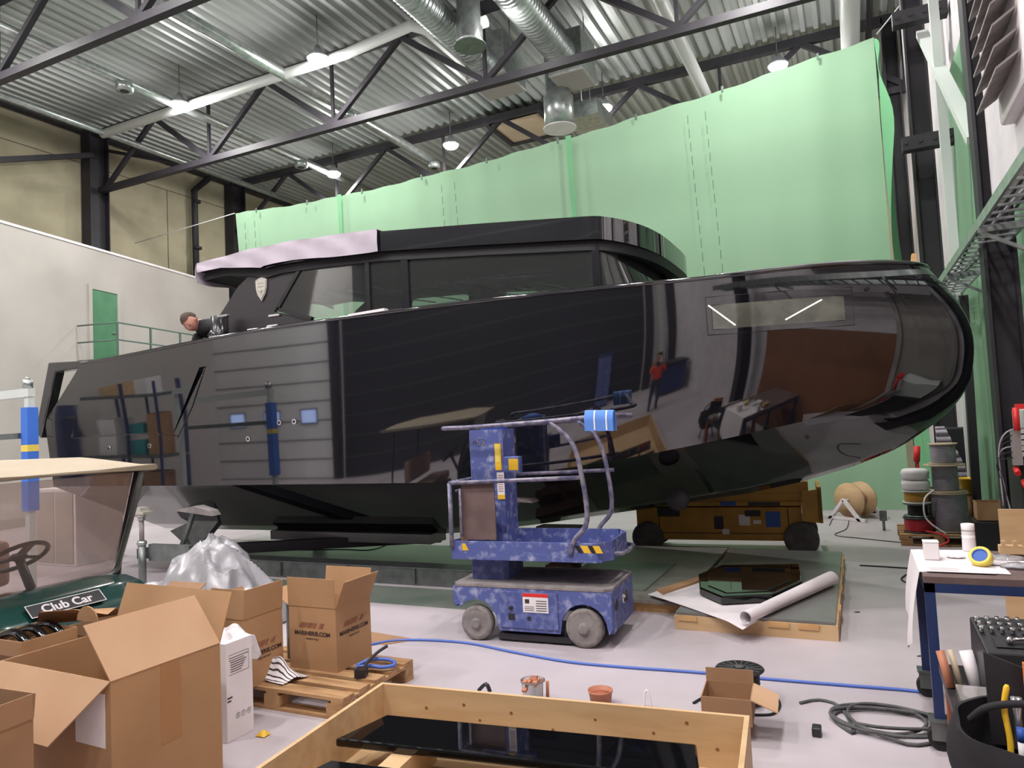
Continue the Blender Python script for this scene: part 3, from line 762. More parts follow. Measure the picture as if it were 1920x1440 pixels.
# windshield, wraps round the front
b=MB()
def ws(u,v):
    a=u*math.pi/2; xt=-2.42+(.42)*math.sin(a)**.75; yt=8.4-1.3*math.cos(a)**.62
    return Vector((xt+5+.28*(1-v)*math.sin(a),yt-YC,ZD+(rz(xt)-th(xt)-.02-ZD)*v))
for s in (1,-1):
    b=MB(); b.grid(lambda u,v:(lambda p:Vector((p.x,p.y*s,p.z)))(ws(u,v)),16,4); b.build('windshield','glass',boat,solid=.012)
b=MB(); b.beam(ws(1,0),ws(1,1),.05); b.build('mullion','hullmatte',boat)
# interior dash and seats, dark
b=MB(); b.box(1.9,2.5,-1.1,1.1,ZD-.1,ZD+.32); b.build('dashboard','interior',boat,bevel=.03)
for y in (-.6,.5):
    b=MB(); b.box(1.0,1.4,y-.25,y+.25,ZD-.05,ZD+.12); b.box(.95,1.08,y-.25,y+.25,ZD+.1,ZD+.62); b.build('helm_seat','interior',boat,bevel=.03)
b=MB(); b.box(-1.9,-1.6,-.2,1.2,ZD-.1,ZD+.4); b.build('settee','cabin',boat,bevel=.03)
# overhead rack of cables and strip light in the cabin
b=MB()
for i in range(6): b.tube([(-.9+.45*i,-.9,3.72-.02*i),(-.5+.45*i,.7,3.72-.02*i)],.009,6)
b.tube([(.6,-.7,3.66),(1.9,-.6,3.6)],.03,8); b.build('ceiling_wires','alu',boat)
# aft roof support blades
# small lights and chrome cleats on the near side deck
for i,(px_,py_) in enumerate(((419,592),(516,591),(513,611),(476,618),(404,631))):
    p=PY(px_,py_,6.75); b=MB(); b.box(p.x+5-.09,p.x+5+.09,p.y-YC-.03,p.y-YC+.03,p.z-.02,p.z+.012); b.build('deck_fitting','chrome',boat,bevel=.008)
p=PY(412,612,6.9); b=MB(); b.cyl((p.x+5,p.y-YC,2.9),(p.x+5,p.y-YC,p.z+.13),.11,16); b.build('deck_locker','hullmatte',boat)
for (px_,py_) in ((396,625),):
    p=PY(px_,py_,6.7); b=MB(); b.tube([(p.x+5-.06,p.y-YC,p.z-.03),(p.x+5,p.y-YC,p.z+.03),(p.x+5+.06,p.y-YC,p.z-.02)],.009,8); b.build('cleat','chrome',boat)
# white tape along the sheer
a=PY(655,592,6.49); c=PY(722,578,6.49); b=MB(); b.prism([(a.x,6.47,a.z-.01),(c.x,6.47,c.z-.03),(c.x,6.47,c.z+.0),(a.x,6.47,a.z+.015)],(0,.08,0)); tag(b.build('tape_strip','white'),'white masking strip along the gunwale under the side windows','tape')
# ------------- white wrap over the aft roof
b=MB(); XW=PY(710,440,7.0).x
def wrapf(u,v):
    X=XA-.04+(XW-XA+.04)*u
    zt_=rz(X)+.02; drop=th(X)+.02+.05*math.sin(u*9)*.3
    if v<.5: return Vector((X,6.965-.006*math.sin(u*31+v*9),zt_-drop*(1-v/.5)))
    return Vector((X,6.965+(v-.5)*2*2.87,zt_+.004*math.sin(u*25+v*13)))
b.grid(wrapf,60,16)
b.grid(lambda u,v: Vector((XA-.05-.03*math.sin(v*3.1),6.965+2.87*u,rz(XA)+.02-(.26+.02*math.sin(u*20))*v)),20,5)
o=tag(b.build('roof_wrap','wrap',solid=.006),'off-white protective sheet wrapped over the aft half of the boat roof','sheet')
# loose things on the boat
b=MB(); rnd=random.Random(5)
for (px_,py_,r_) in ((975,532,.13),(995,528,.14),(1014,522,.15),(1032,533,.09),(1045,536,.07),(960,540,.07)):
    p=PY(px_,py_,9.4); b.sph(Vector((p.x,p.y,p.z)),r_,3,(1.2,1,.8))
for v in b.bm.verts: v.co+=Vector((1,1,1))*noise.noise(v.co*9)*.03
o=tag(b.build('plastic_bag','greenbag'),'crumpled green plastic bag lying on the far side deck','bag')
for i,(pa,pb,py_,hh,m_,l,Yy) in enumerate(((1606,1620,490,.1,'tapeblue','small blue foam block at the left of the bow deck',8.0),(1624,1688,492,.075,'tapeblue','long blue foam strip lying on the bow deck',8.0),(1689,1701,493,.08,'paper','white tape end beside the blue foam on the bow',8.1))):
    a=PY(pa,py_,Yy);c=PY(pb,py_,Yy); b=MB(); b.box(a.x,c.x,a.y-.1,a.y+.1,3.19,3.19+hh); tag(b.build('foam_block' if i<2 else 'tape_roll',m_,bevel=.006),l,'foam' if i<2 else 'tape')
a=PY(1700,490,8.15); b=MB(); b.prism([(a.x-.02,a.y,3.2),(a.x+.09,a.y,3.2),(a.x+.09,a.y,3.37),(a.x+.05,a.y,3.37),(a.x+.04,a.y,3.3),(a.x-.02,a.y,3.28)],(0,.1,0)); tag(b.build('wood_block','wood'),'small stepped wooden block standing on the bow','block')
for i,(pa,pb) in enumerate(((1176,1198),(1204,1222))):
    a=PY(pa,521,7.35);c=PY(pb,517,7.35); b=MB(); b.box(a.x,c.x,a.y-.08,a.y+.08,3.19,3.225); tag(b.build('tape_strip','tapeblue'),['left blue tape strip on the side deck below the windshield','right blue tape strip on the side deck below the windshield'][i],'tape')
# ------------- man at work in the cockpit
def skin_body(name,joints,edges,radii,m_,parent,root=0,sub=2):
    me=bpy.data.meshes.new(name); me.from_pydata([Vector(j) for j in joints],edges,[]); o=bpy.data.objects.new(name,me); COL.objects.link(o)
    o.parent=parent; me.materials.append(M[m_]); s=o.modifiers.new('skin','SKIN'); s.use_smooth_shade=True
    for i,v in enumerate(me.skin_vertices[0].data): v.radius=(radii[i],radii[i]) if not isinstance(radii[i],tuple) else radii[i]; v.use_root=(i==root)
    q=o.modifiers.new('sub','SUBSURF'); q.levels=sub; q.render_levels=sub; return o
def head(parent,c,fwd,up,sz=1.0,glasses=False):
    fwd=Vector(fwd).normalized(); up=Vector(up); up=(up-fwd*up.dot(fwd)).normalized(); rt=fwd.cross(up)
    mx=Matrix(((rt.x,fwd.x,up.x,c[0]),(rt.y,fwd.y,up.y,c[1]),(rt.z,fwd.z,up.z,c[2]),(0,0,0,1)))
    b=MB(); bmesh.ops.create_icosphere(b.bm,subdivisions=4,radius=1)
    for v in b.bm.verts:
        x,y,z=v.co; X=x*.076;Yv=y*.095;Z=z*.118
        if z<0: X*=1-.32*(-z)**1.4; Yv=Yv*(1-.12*-z)+(.012*-z)
        if y>.2 and z<0: Yv+=.008
        # nose, brow, eye sockets, mouth, ears
        nz=math.exp(-((x/.16)**2+((z+.18)/.2)**2)); 
        if y>0: Yv+=.024*nz; Yv+=.006*math.exp(-((z-.12)/.1)**2)*math.exp(-(x/.6)**2)
        if y>0:
            for sx in (-.38,.38): Yv-=.010*math.exp(-(((x-sx)/.16)**2+((z+.0)/.1)**2))
            Yv+=.006*math.exp(-((x/.3)**2+((z+.52)/.06)**2))-.004*math.exp(-((x/.3)**2+((z+.58)/.03)**2))
        ea=math.exp(-(((y+.05)/.16)**2+((z+.1)/.24)**2))
        if abs(x)>.6: X+=math.copysign(.016*ea,x)
        v.co=mx@Vector((X*sz,Yv*sz,Z*sz))
    for f in b.bm.faces: f.smooth=True
    h=b.build('head','skin',parent)
    b=MB(); bmesh.ops.create_icosphere(b.bm,subdivisions=3,radius=1)
    dl=[v for v in b.bm.verts if v.co.z<(.28 if v.co.y>.1 else -.25 if v.co.y<-.2 else .05)]
    bmesh.ops.delete(b.bm,geom=dl,context='VERTS')
    for v in b.bm.verts: x,y,z=v.co; k=1+.03*noise.noise(Vector((x,y,z))*5); v.co=mx@Vector((x*.083*sz*k,(y*.101-.003)*sz*k,(z*.124+.003)*sz*k))
    for f in b.bm.faces: f.smooth=True
    b.build('hair','hair',parent,solid=.004)
    for sx in (-1,1):
        b=MB(); b.sph(mx@Vector((sx*.03*sz,.083*sz,.0)),.011*sz,2); b.build('eye','white',parent)
    if glasses:
        b=MB()
        for sx in (-1,1):
            cc=[mx@Vector((sx*.031+.026*math.cos(a),.104,.0+.017*math.sin(a))) for a in [k*math.pi/6 for k in range(12)]]
            b.tube(cc,.0035,5,closed=True); b.tube([mx@Vector((sx*.056,.102,.004)),mx@Vector((sx*.085,.0,.0))],.0035,5)
        b.tube([mx@Vector((-.006,.106,.004)),mx@Vector((.006,.106,.004))],.003,5)
        b.build('glasses','blackplas',parent)
    return mx
def hand(parent,w,d,n,side,m_='skin',curl=.6):
    # palm at the wrist w, pointing along d, palm normal n; five fingers
    w=Vector(w); d=Vector(d).normalized(); n=Vector(n); n=(n-d*n.dot(d)).normalized(); s=d.cross(n)*side
    J=[w,w+d*.045,w+d*.085]; E=[(0,1),(1,2)]; Rr=[(.026,.018),(.036,.016),(.038,.014)]
    o=skin_body('hand',J,E,Rr,m_,parent)
    for k,(off,L) in enumerate(((-.03,.068),(-.01,.078),(.01,.073),(.029,.058))):
        p=w+d*.085+s*off; pts=[p-d*.02]; a=0; q=p.copy(); rr=[.0095]
        for seg in (.42,.32,.26):
            pts.append(q.copy()); rr.append(.009); a+=curl; q=q+(d*math.cos(a)+n*math.sin(a))*L*seg
        pts.append(q); rr.append(.0075); b=MB(); b.tube(smoothpts(pts,3),.0088,8); b.build('finger',m_,parent)
    p=w+d*.03-s*.03; b=MB(); b.tube(smoothpts([p,p-s*.022+d*.02+n*.008,p-s*.03+d*.045+n*.02,p-s*.022+d*.065+n*.03],3),.0105,8); b.build('thumb',m_,parent)
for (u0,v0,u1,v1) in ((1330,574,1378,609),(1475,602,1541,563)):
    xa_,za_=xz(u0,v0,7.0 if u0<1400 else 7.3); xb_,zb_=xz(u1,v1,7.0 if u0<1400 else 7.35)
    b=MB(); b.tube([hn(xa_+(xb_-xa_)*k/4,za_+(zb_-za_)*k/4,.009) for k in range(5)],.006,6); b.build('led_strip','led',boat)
mp=thing('person','man in black T-shirt and glasses bending over the gunwale at the stern','person',(-8.3,7.45,2.02))
hc=PY(358,603,7.0)-Vector((-8.3,7.45,2.02))
hx,hy,hz=hc
sh=Vector((hx+.13,hy+.16,hz-.04))
# joints: pelvis, waist, chest, neck base, neck ; legs ; arms
J=[(hx+.28,hy+.75,.86),(hx+.27,hy+.62,1.08),(hx+.2,hy+.40,hz-.06),(sh.x,sh.y,sh.z),(hx+.06,hy+.07,hz-.02),(sh.x-.19,sh.y+.0,sh.z-.08),(sh.x+.21,sh.y+.02,sh.z-.03)]
E=[(0,1),(1,2),(2,3),(3,4),(3,5),(3,6)]; Rr=[.15,.155,.18,.12,.06,.095,.10]
jj=len(J)
px_=hx+.28; py_=hy+.75
J+=[(px_-.1,py_,.80),(px_-.12,py_-.12,.45),(px_-.12,py_,.06),(px_-.13,py_-.12,.04),(px_+.1,py_,.80),(px_+.12,py_-.12,.45),(px_+.12,py_,.06),(px_+.13,py_-.12,.04)]
E+=[(0,7),(7,8),(8,9),(9,10),(0,11),(11,12),(12,13),(13,14)]; Rr+=[.10,.075,.05,.04,.10,.075,.05,.04]
body=skin_body('body',J,E,Rr,'clothblack',mp)
def arm(s0,e,wr):
    skin_body('upper_sleeve',[s0,Vector(s0).lerp(Vector(e),.75)],[(0,1)],[.085,.06],'clothblack',mp)
    skin_body('arm',[Vector(s0).lerp(Vector(e),.6),e,wr],[(0,1),(1,2)],[.048,.043,.030],'skin',mp)
arm(sh+Vector((-.17,.02,-.09)),sh+Vector((-.24,-.06,-.36)),sh+Vector((-.10,-.26,-.46)))
arm(sh+Vector((.19,.02,-.09)),sh+Vector((.27,-.06,-.34)),sh+Vector((.10,-.26,-.46)))
hand(mp,sh+Vector((-.10,-.26,-.46)),(.4,-.8,-.3),(0,0,-1),1); hand(mp,sh+Vector((.10,-.26,-.46)),(-.4,-.8,-.3),(0,0,-1),-1)
head(mp,hc,(.1,-.62,-.8),(-.35,-.65,.7),1.2,True)
b=MB(); b.tube([sh+Vector((-.0,0.02,.0)),hc+Vector((.02,.05,-.02))],[.068,.062],12); b.build('neck','skin',mp)
for (x,y) in ((px_-.12,py_-.06),(px_+.12,py_-.06)):
    b=MB(); b.box(x-.045,x+.045,y-.16,y+.1,.0,.08); b.build('shoe','blackrub',mp,bevel=.02)
# ------------- photographer, seen in the hull only
pp=thing('person','photographer in orange work vest holding up a phone, mirrored in the hull','person',(0,-.42,0))
J=[(0,0,.95),(0,0,1.12),(0,0,1.36),(0,.0,1.46),(0,.02,1.54),(.1,0,.88),(.12,.02,.5),(.12,-.02,.09),(.13,.12,.04),(-.1,0,.88),(-.12,.02,.5),(-.12,-.02,.09),(-.13,.12,.04)]
skin_body('body',J,[(0,1),(1,2),(2,3),(3,4),(0,5),(5,6),(6,7),(7,8),(0,9),(9,10),(10,11),(11,12)],[.14,.135,.15,.075,.055,.095,.07,.045,.04,.095,.07,.045,.04],'jeans',pp)
skin_body('vest',[(0,0,.9),(0,0,1.12),(0,0,1.34),(0,0,1.44)],[(0,1),(1,2),(2,3)],[(.19,.15),(.175,.145),(.21,.15),(.12,.09)],'orangevest',pp)
for s in (-1,1):
    skin_body('sleeve',[(.17*s,0,1.40),(.25*s,.1,1.22),(.17*s,.22,1.42)],[(0,1),(1,2)],[.065,.05,.045],'orangevest',pp)
    skin_body('forearm',[(.22*s,.14,1.30),(.10*s,.27,1.66)],[(0,1)],[.04,.028],'skin',pp)
    hand(pp,(.10*s,.27,1.66),(-.15*s,.2,1),(-s,0,0),s,curl=.35)
head(pp,Vector((0,.03,1.67)),(0,1,-.0),(0,0,1))
b=MB(); b.box(-.08,.08,.315,.325,1.74,1.83); b.build('phone','blackplas',pp)
# ================================================================ stands and beams under the boat
def stand(name_label,loc,h,ang=0,pad=.0):
    t=thing('jack_stand',name_label,'stand',loc,ang)
    b=MB(); b.cyl((0,0,.12),(0,0,h*.55),.045,12); b.build('outer_tube','galvdark',t)
    b=MB(); b.cyl((0,0,h*.55),(0,0,h-.16),.028,10); b.build('screw','dust',t)
    b=MB(); b.lathe([(.05,h*.55),(.06,h*.57),(.05,h*.6)],n=12); b.lathe([(.04,h-.2),(.04,h-.16)],n=12); b.build('nut','galv',t)
    b=MB(); b.box(-.12,.12,-.07,.07,h-.12,h-.09); b.cyl((0,0,h-.16),(0,0,h-.1),.05,10); b.box(-.06,.06,-.06,.06,h-.09,h-.04); b.build('head_plate','silver',t)
    b=MB(); b.cyl((0,0,0),(0,0,.12),.03,10); b.box(-.14,.14,-.02,.02,.02,.06); b.box(-.02,.02,-.14,.14,.02,.06); b.lathe([(.1,0),(.1,.02)],n=14); b.build('foot','chrome',t)
    return t
p=PZ(268,1118,0); hz=PY(268,948,p.y).z
t=stand('tall screw jack stand under the stern, beside the golf cart',(p.x,p.y,0),hz+.02)
q=PY(300,1045,p.y+.4); 
b=MB(); b.beam((.12,.35,.25),(.45,.4,hz-.1),.05); b.build('diagonal_leg','galvdark',t)
b=MB(); b.beam((.55,.4,.25),(.25,.4,hz*.6),.05); b.build('diagonal_leg','galvdark',t)
b=MB(); b.box(.05,.75,.05,.12,.42,.62); b.build('side_plate','galvdark',t)
b=MB(); b.prism([(.2,.3,hz-.1),(.85,.3,hz-.16),(.8,.3,hz-.1),(.55,.3,hz-.04)],(0,.15,0)); b.build('hull_pad','dust',t)
b=MB(); b.cyl((.62,-.02,.1),(.62,.04,.1),.10,16); cw=b.build('caster_wheel','blackrub',t); b=MB(); b.box(.57,.67,-.04,.06,.1,.3); b.build('caster_fork','galvdark',t)
# cradle beam and rails
t=thing('boat_cradle','long dark steel cradle beam sloping under the stern','cradle',(-7.8,7.9,0))
b=MB(); b.beam((-1.5,-.9,.30),(2.4,.9,.33),.12,.14); b.build('skid_beam','steel_black',t)
b=MB(); b.box(-.2,2.6,.3,.7,.33,.46) ; b.build('cross_plate','sheetgrey',t)
p=PZ(598,1030,0)-Vector((-7.8,7.9,0))
b=MB(); b.cyl((p.x-.04,p.y,.13),(p.x+.04,p.y,.13),.13,18); b.build('caster_wheel','blackrub',t)
b=MB(); b.box(p.x-.07,p.x+.07,p.y-.05,p.y+.09,.14,.33); b.build('caster_fork','galvdark',t)
b=MB(); b.lathe([(.05,.13),(.05,.13)],n=8) if False else b.box(p.x-1.9,p.x+2,p.y+.0,p.y+.1,.3,.38); b.build('top_rail','steel_black',t)
b=MB(); b.box(-8.3,-2.9,7.35,7.6,.0,.2); b.box(-8.3,-2.9,7.33,7.62,.2,.215)
for x in (-7,-5.9,-4.9,-3.9): b.box(x,x+.015,7.32,7.35,.02,.2)
tag(b.build('floor_beam','galvdark'),'long grey steel beam on the floor behind the blue lift','beam')
b=MB(); b.box(-7.5,-3.3,6.5,7.2,.0,.012); tag(b.build('green_bounce_sheet','sheetgreen'),'added greenish sheet for the green bounce light on the floor in front of the grey beam','sheet')  # added thin sheet, its green stands for light bounced off the scrim
p1=PZ(935,1015,0)
t=stand('screw jack stand seen behind the blue lift rails',(-3.45,6.98,0),1.12)
b=MB(); b.prism([(-.2,-.1,1.08),(.35,-.1,1.04),(.3,-.1,1.08),(-.15,-.1,1.12)],(0,.2,0)); b.build('hull_pad','dust',t)
# keel blocks carrying the boat
for i,x in ((2,-3.4),):
    t=thing('keel_block','stack of dark timber under the keel behind the blue lift','block',(x,8.4,0))
    h=.58; n=4
    for k in range(n):
        b=MB(); b.box(-.3 if k%2 else -.12,.3 if k%2 else .12,-.12 if k%2 else -.3,.12 if k%2 else .3,h*k/n+.001,h*(k+1)/n); b.build('timber','darkbrown',t)
# outdrive / rudder foil beside the cart
b=MB(); b.prism([(-9.9,8.0,.45),(-9.0,8.0,.75),(-8.75,8.0,.7),(-9.3,8.0,.2),(-9.5,8.0,.2)],(0,.12,0)); t=tag(b.build('rudder','galvdark'),'grey rudder foil under the stern beside the cart windshield','rudder'); t.parent=boat; t.location=(5,-8.4,0)
for k in ('label','category'): del t[k]
# ================================================================ blue personnel lift
lf=thing('personnel_lift','scratched blue one-man lift with open railed platform in front of the hull','lift',(-2.64,6.02,0),R(3))
b=MB(); pr=[(-.70,.13),(-.70,.16),(-.72,.30),(-.72,.46),(.70,.46),(.72,.44),(.72,.13),(.66,.13),(.66,.16)]
def side(y):   # side plate with two wheel cut-outs
    pts=[(-.72,.46),(-.72,.32),(-.68,.31)]
    for k in range(0,9): a=math.pi*(1-k/8); pts.append((-.50+.19*math.cos(a)*-1*-1,.17+.19*math.sin(a)))
    pts=[(-.72,.46),(-.72,.30),(-.66,.30)]+[(-.50+.2*math.cos(math.pi-a),.155+.2*math.sin(a)) for a in [k*math.pi/10 for k in range(2,11)]]+[(-.28,.10),(.27,.10)]+[(.48+.2*math.cos(math.pi-a),.155+.2*math.sin(a)) for a in [k*math.pi/10 for k in range(0,11)]]+[(.69,.12),(.72,.16),(.72,.46)]
    return [(x,y,z) for x,z in pts]
b.prism(side(-.38),(0,.03,0)); b.prism(side(.35),(0,.03,0)); b.box(-.72,-.69,-.35,.35,.28,.46); b.box(.69,.72,-.35,.35,.12,.46); b.box(-.69,.69,-.35,.35,.36,.44)
b.build('chassis','liftblue',lf)
b=MB(); b.prism([(x,y,.46) for x,y in ((-.72,-.34),(-.68,-.385),(.66,-.385),(.725,-.33),(.725,.33),(.66,.385),(-.68,.385),(-.72,.34))],(0,0,.03)); b.build('deck_plate','dust',lf,bevel=.006)
b=MB(); b.box(-.27,.26,-.392,-.381,.13,.44); dd=b.build('battery_door','liftblue2',lf,bevel=.004)
b=MB(); b.cyl((-.16,-.392,.30),(-.16,-.41,.30),.018,10); b.box(-.19,-.13,-.396,-.392,.20,.25); b.build('key_switch','blackplas',dd)
b=MB(); b.cyl((-.0,-.392,.22),(-.0,-.4,.22),.016,10); b.build('latch','blackplas',dd)
b=MB(); b.box(-.05,.18,-.3955,-.392,.27,.43); dk=b.build('warning_decal','white',dd)
b=MB(); b.box(-.05,.18,-.397,-.3955,.40,.43); b.build('decal_band','red',dk)
b=MB()
for k in range(5): b.box(.07,.165,-.397,-.3955,.285+.02*k,.291+.02*k)
for k in range(3): b.box(-.035,.05,-.397,-.3955,.285+.015*k,.289+.015*k)
b.box(-.03,.01,-.397,-.3955,.345,.38); b.build('decal_print','ink',dk)
for (x,r_) in ((-.50,.148),(.48,.16)):
    for s in (-1,1):
        b=MB(); yb=s*.385; b.lathe([(r_-.03,-.045),(r_-.006,-.045),(r_,-.03),(r_,.03),(r_-.006,.045),(r_-.03,.045)],c=(x,s*.345,r_),n=32,axis='y'); wh=b.build('wheel','wheelgrey',lf)
        b=MB(); yo=s*.345-.046; b.lathe([(r_-.035,0),(r_-.05,.006),(.05,.006),(.045,-.02),(.03,-.022)],c=(x,yo,r_),n=24,axis='y'); b.build('hub','dust',wh)
        b=MB()
        for k in range(6):
            a=k*math.pi/3; b.cyl((x+.03*math.cos(a),yo-.02,r_+.03*math.sin(a)),(x+.03*math.cos(a),yo-.027,r_+.03*math.sin(a)),.005,6)
        b.build('wheel_bolts','galv',wh)
b=MB(); b.box(-.30,.36,-.36,-.28,.02,.07); b.beam((-.25,-.32,.07),(-.25,-.32,.13),.02); b.beam((.3,-.32,.07),(.3,-.32,.13),.02); b.build('pothole_bar','steel_black',lf)
b=MB(); b.box(.72,.727,-.30,.30,.16,.40); b.build('rear_door','liftblue2',lf,bevel=.003)
for y in (-.25,0,.1):
    b=MB(); b.lathe([(.03,0),(.045,.0),(.045,.012),(.03,.014)],c=(.722,y,.33),n=14,axis='x'); b.build('tow_ring','blackplas' if y else 'chrome',lf)
# mast
b=MB(); mo=[(-.62,-.18),(-.60,-.21),(-.30,-.21),(-.26,-.17),(-.26,.17),(-.30,.21),(-.60,.21),(-.62,.18)]
b.prism([(x,y,.49) for x,y in mo],(0,0,.3)); b.build('mast_base','liftblue2',lf)
b=MB(); b.prism([(-.44+(x+.44)*.92,y*.8,.78) for x,y in mo],(0,0,1.05)); ms=b.build('mast','liftblue',lf)
b=MB(); b.box(-.335,-.265,-.165,-.155,.9,1.80); b.build('mast_profile','liftblue2',ms)
b=MB(); b.box(-.345,-.285,-.172,-.166,1.46,1.70); dy=b.build('mast_decal','yellowbright',ms); b=MB(); b.box(-.338,-.298,-.175,-.172,1.53,1.69); b.build('decal_field','tapeyellow',dy)
b=MB(); b.box(-.335,-.265,-.172,-.166,1.20,1.44); dy=b.build('mast_decal','white',ms); b=MB()
for k in range(8): b.box(-.325,-.275,-.174,-.172,1.27+.02*k,1.275+.02*k)
b.build('decal_print','inkred',dy); b=MB(); b.box(-.335,-.265,-.1735,-.172,1.20,1.24); b.build('decal_band','yellowbright',dy)
text('painted_number','453',.09,'railgrey',ms,(-.50,-.172,1.69),(R(90),0,0),.0008)
b=MB(); b.lathe([(.12,0),(.13,.02),(.05,.05),(.0001,.055)],c=(-.42,0,1.83),n=20); b.build('mast_cap','tapeblue',ms)
b=MB(); b.box(-.25,-.10,-.2,-.12,1.44,1.58); cb=b.build('control_box','liftblue2',lf,bevel=.006); b=MB(); b.box(-.2,-.11,-.204,-.2,1.46,1.56); b.build('control_label','yellowbright',cb)
# platform
b=MB()
b.box(-.70,.66,-.38,.38,.70,.72)
def plat(o_): return [(-.70,-.36+o_),(-.68,-.39+o_),(.60,-.39+o_),(.68,-.32+o_)]
b.box(-.70,.62,-.395,-.38,.70,.86); b.box(-.70,.62,.38,.395,.70,.86); b.box(-.715,-.70,-.39,.39,.70,.86)
b.prism([(.62,-.395,.70),(.635,-.385,.70),(.72,-.25,.70),(.705,-.245,.70)],(0,0,.16)); b.prism([(.62,.395,.70),(.635,.385,.70),(.72,.25,.70),(.705,.245,.70)],(0,0,.16)); b.box(.705,.72,-.25,.25,.70,.86)
b.build('platform','liftblue',lf,bevel=.004)
b=MB(); b.tube([(.62,-.2,.74),(.78,-.15,.74),(.8,0,.74),(.78,.25,.74),(.66,.35,.74)],.018,8); b.build('entry_step','railgrey',lf)
for x in (-.60,.52,.62):
    b=MB(); b.prism([(x,-.397,.78),(x+.06,-.397,.78),(x+.03 if x<0 else x+.03,-.397,.84),(x-.03 if x>0 else x,-.397,.84)],(0,-.001,0)); b.build('hazard_mark','yellowbright',lf)
for x in (.47,.585):
    b=MB(); b.prism([(x,-.397,.78),(x+.04,-.397,.78),(x+.01,-.397,.84),(x-.03,-.397,.84)],(0,-.001,0)); b.build('hazard_mark','blackplas',lf)
rr=.021
b=MB(); b.tube(smoothpts([(-.72,-.2,1.86),(-.74,-.39,1.86),(-.4,-.40,1.86),(.3,-.40,1.88),(.70,-.40,1.90),(.77,-.2,1.90),(.77,.2,1.90),(.70,.38,1.89),(-.4,.40,1.86),(-.74,.39,1.86),(-.72,.2,1.86)],5),rr,10); b.build('top_rail','railgrey',lf)
b=MB(); b.tube([(-.70,-.36,1.37),(-.70,-.40,1.37),(.52,-.40,1.40)],rr*.9,8); b.tube([(-.70,.36,1.37),(-.70,.40,1.37),(.6,.40,1.40)],rr*.9,8); b.tube([(-.70,-.4,1.37),(-.70,.4,1.37)],rr*.9,8); b.build('mid_rail','railgrey',lf)
for s in (-1,1):
    b=MB(); b.tube([(-.70,s*.40,.8),(-.70,s*.40,1.37)],rr,8); b.build('post','railgrey',lf)
    b=MB(); b.tube(smoothpts([(.28,s*.40,1.87),(.46,s*.40,1.70),(.53,s*.40,1.45),(.56,s*.40,1.05),(.44,s*.40,.88),(.40,s*.40,.76)],5),rr,10); b.build('bent_post','railgrey',lf)
b=MB(); b.tube([(-.64,-.40,1.30),(-.60,-.40,1.32),(-.60,-.4,.9)],.014,6); b.build('drop_bar','railgrey',lf)
b=MB(); b.box(-.60,-.28,-.372,-.355,.87,1.36)
t=tag(b.build('brown_board','darkbrown'),'dark brown paint-specked board standing in the blue lift platform','board')
t.location=lf.location; t.rotation_euler=lf.rotation_euler
b=MB(); b.box(-.66,-.60,-.30,-.27,.73,1.3); b.build('batten','palletwood',lf)
t=thing('foam_pad','blue foam pad with pale stripes folded over the lift top rail','foam',lf.location,lf.rotation_euler.z)
b=MB()
def fp(u,v):
    a=math.pi*(v-.5)*1.0; y=-.40+.048*math.sin(a)*1.0; z=1.905+.04*math.cos(a)
    if v<.3: z=1.905-.12*(.3-v)/.3*1.0; y=-.452
    if v>.7: z=1.905-.12*(v-.7)/.3; y=-.352
    return Vector((.60+.24*u,y,z-.01*u))
b.grid(fp,6,20); o=b.build('pad','foamblue',t,solid=.02)
b=MB()
for x in (.68,.78): b.grid(lambda u,v: fp((x-.60)/.24+u*.05,v)+Vector((0,-.012 if v<.5 else .012,.006)),1,20)
b.build('stripe','white',t,solid=.003)
# ================================================================ yellow scissor lift under the boat
yl=thing('scissor_lift','low yellow scissor lift parked under the bow','lift',(-1.75,10.35,0),R(4))
b=MB(); b.box(-1.15,1.0,-.38,.38,.18,.62); b.build('body','yellow',yl,bevel=.01)
b=MB(); b.box(-1.2,1.15,-.42,.42,.64,.70); b.box(-1.1,1.05,-.40,-.36,.70,.80); b.box(-1.1,1.05,.36,.40,.70,.80); b.box(.2,1.1,-.39,.39,.72,.95); b.build('platform','yellow',yl,bevel=.006)
b=MB(); b.prism([(1.0,-.45,.45),(1.02,-.45,.82),(1.25,-.45,.86),(1.25,-.45,.42)],(0,.04,0)); b.box(1.2,1.25,-.45,.45,.45,.88); b.build('end_plate','yellow',yl)
for q_ in ((-.85,-.55,-.405,-.37,.50,.62),(.35,.75,-.43,-.42,.645,.69),(.3,.5,-.39,-.38,.5,.58),(-.1,.02,-.385,-.38,.33,.50),(1.25,1.255,-.2,.1,.6,.7)):
    b=MB(); b.box(*q_); b.build('dark_recess','blackplas',yl)
for q_ in ((.56,.74,-.386,-.38,.36,.56),(.0,.2,-.425,-.42,.645,.70)):
    b=MB(); b.box(*q_); b.build('blue_decal','printblue',yl)
for q_ in ((.22,.36,-.386,-.38,.38,.52),(-.0,.09,-.386,-.38,.26,.33),(.4,.5,-.386,-.38,.40,.45)):
    b=MB(); b.box(*q_); b.build('white_decal','white',yl)
b=MB(); b.box(-.83,.85,-.384,-.38,.27,.28); b.box(-.84,-.83,-.384,-.38,.18,.62); b.box(.83,.84,-.384,-.38,.18,.62); b.build('panel_joints','blackrub',yl)
for x in (-1.0,.98):
    for s in (-1,1):
        b=MB(); b.lathe([(.12,-.06),(.2,-.06),(.215,-.04),(.215,.04),(.2,.06),(.12,.06)],c=(x,s*.40,.215),n=28,axis='y'); w_=b.build('wheel','tyre',yl); b=MB(); b.cyl((x,s*.4-.055,.215),(x,s*.4+.055,.215),.13,20); b.build('hub','dust',w_)
b=MB()
for k in range(3): b.beam((-.9,-.3,.72+.05*k),(.9,-.3,.74+.05*k),.05)
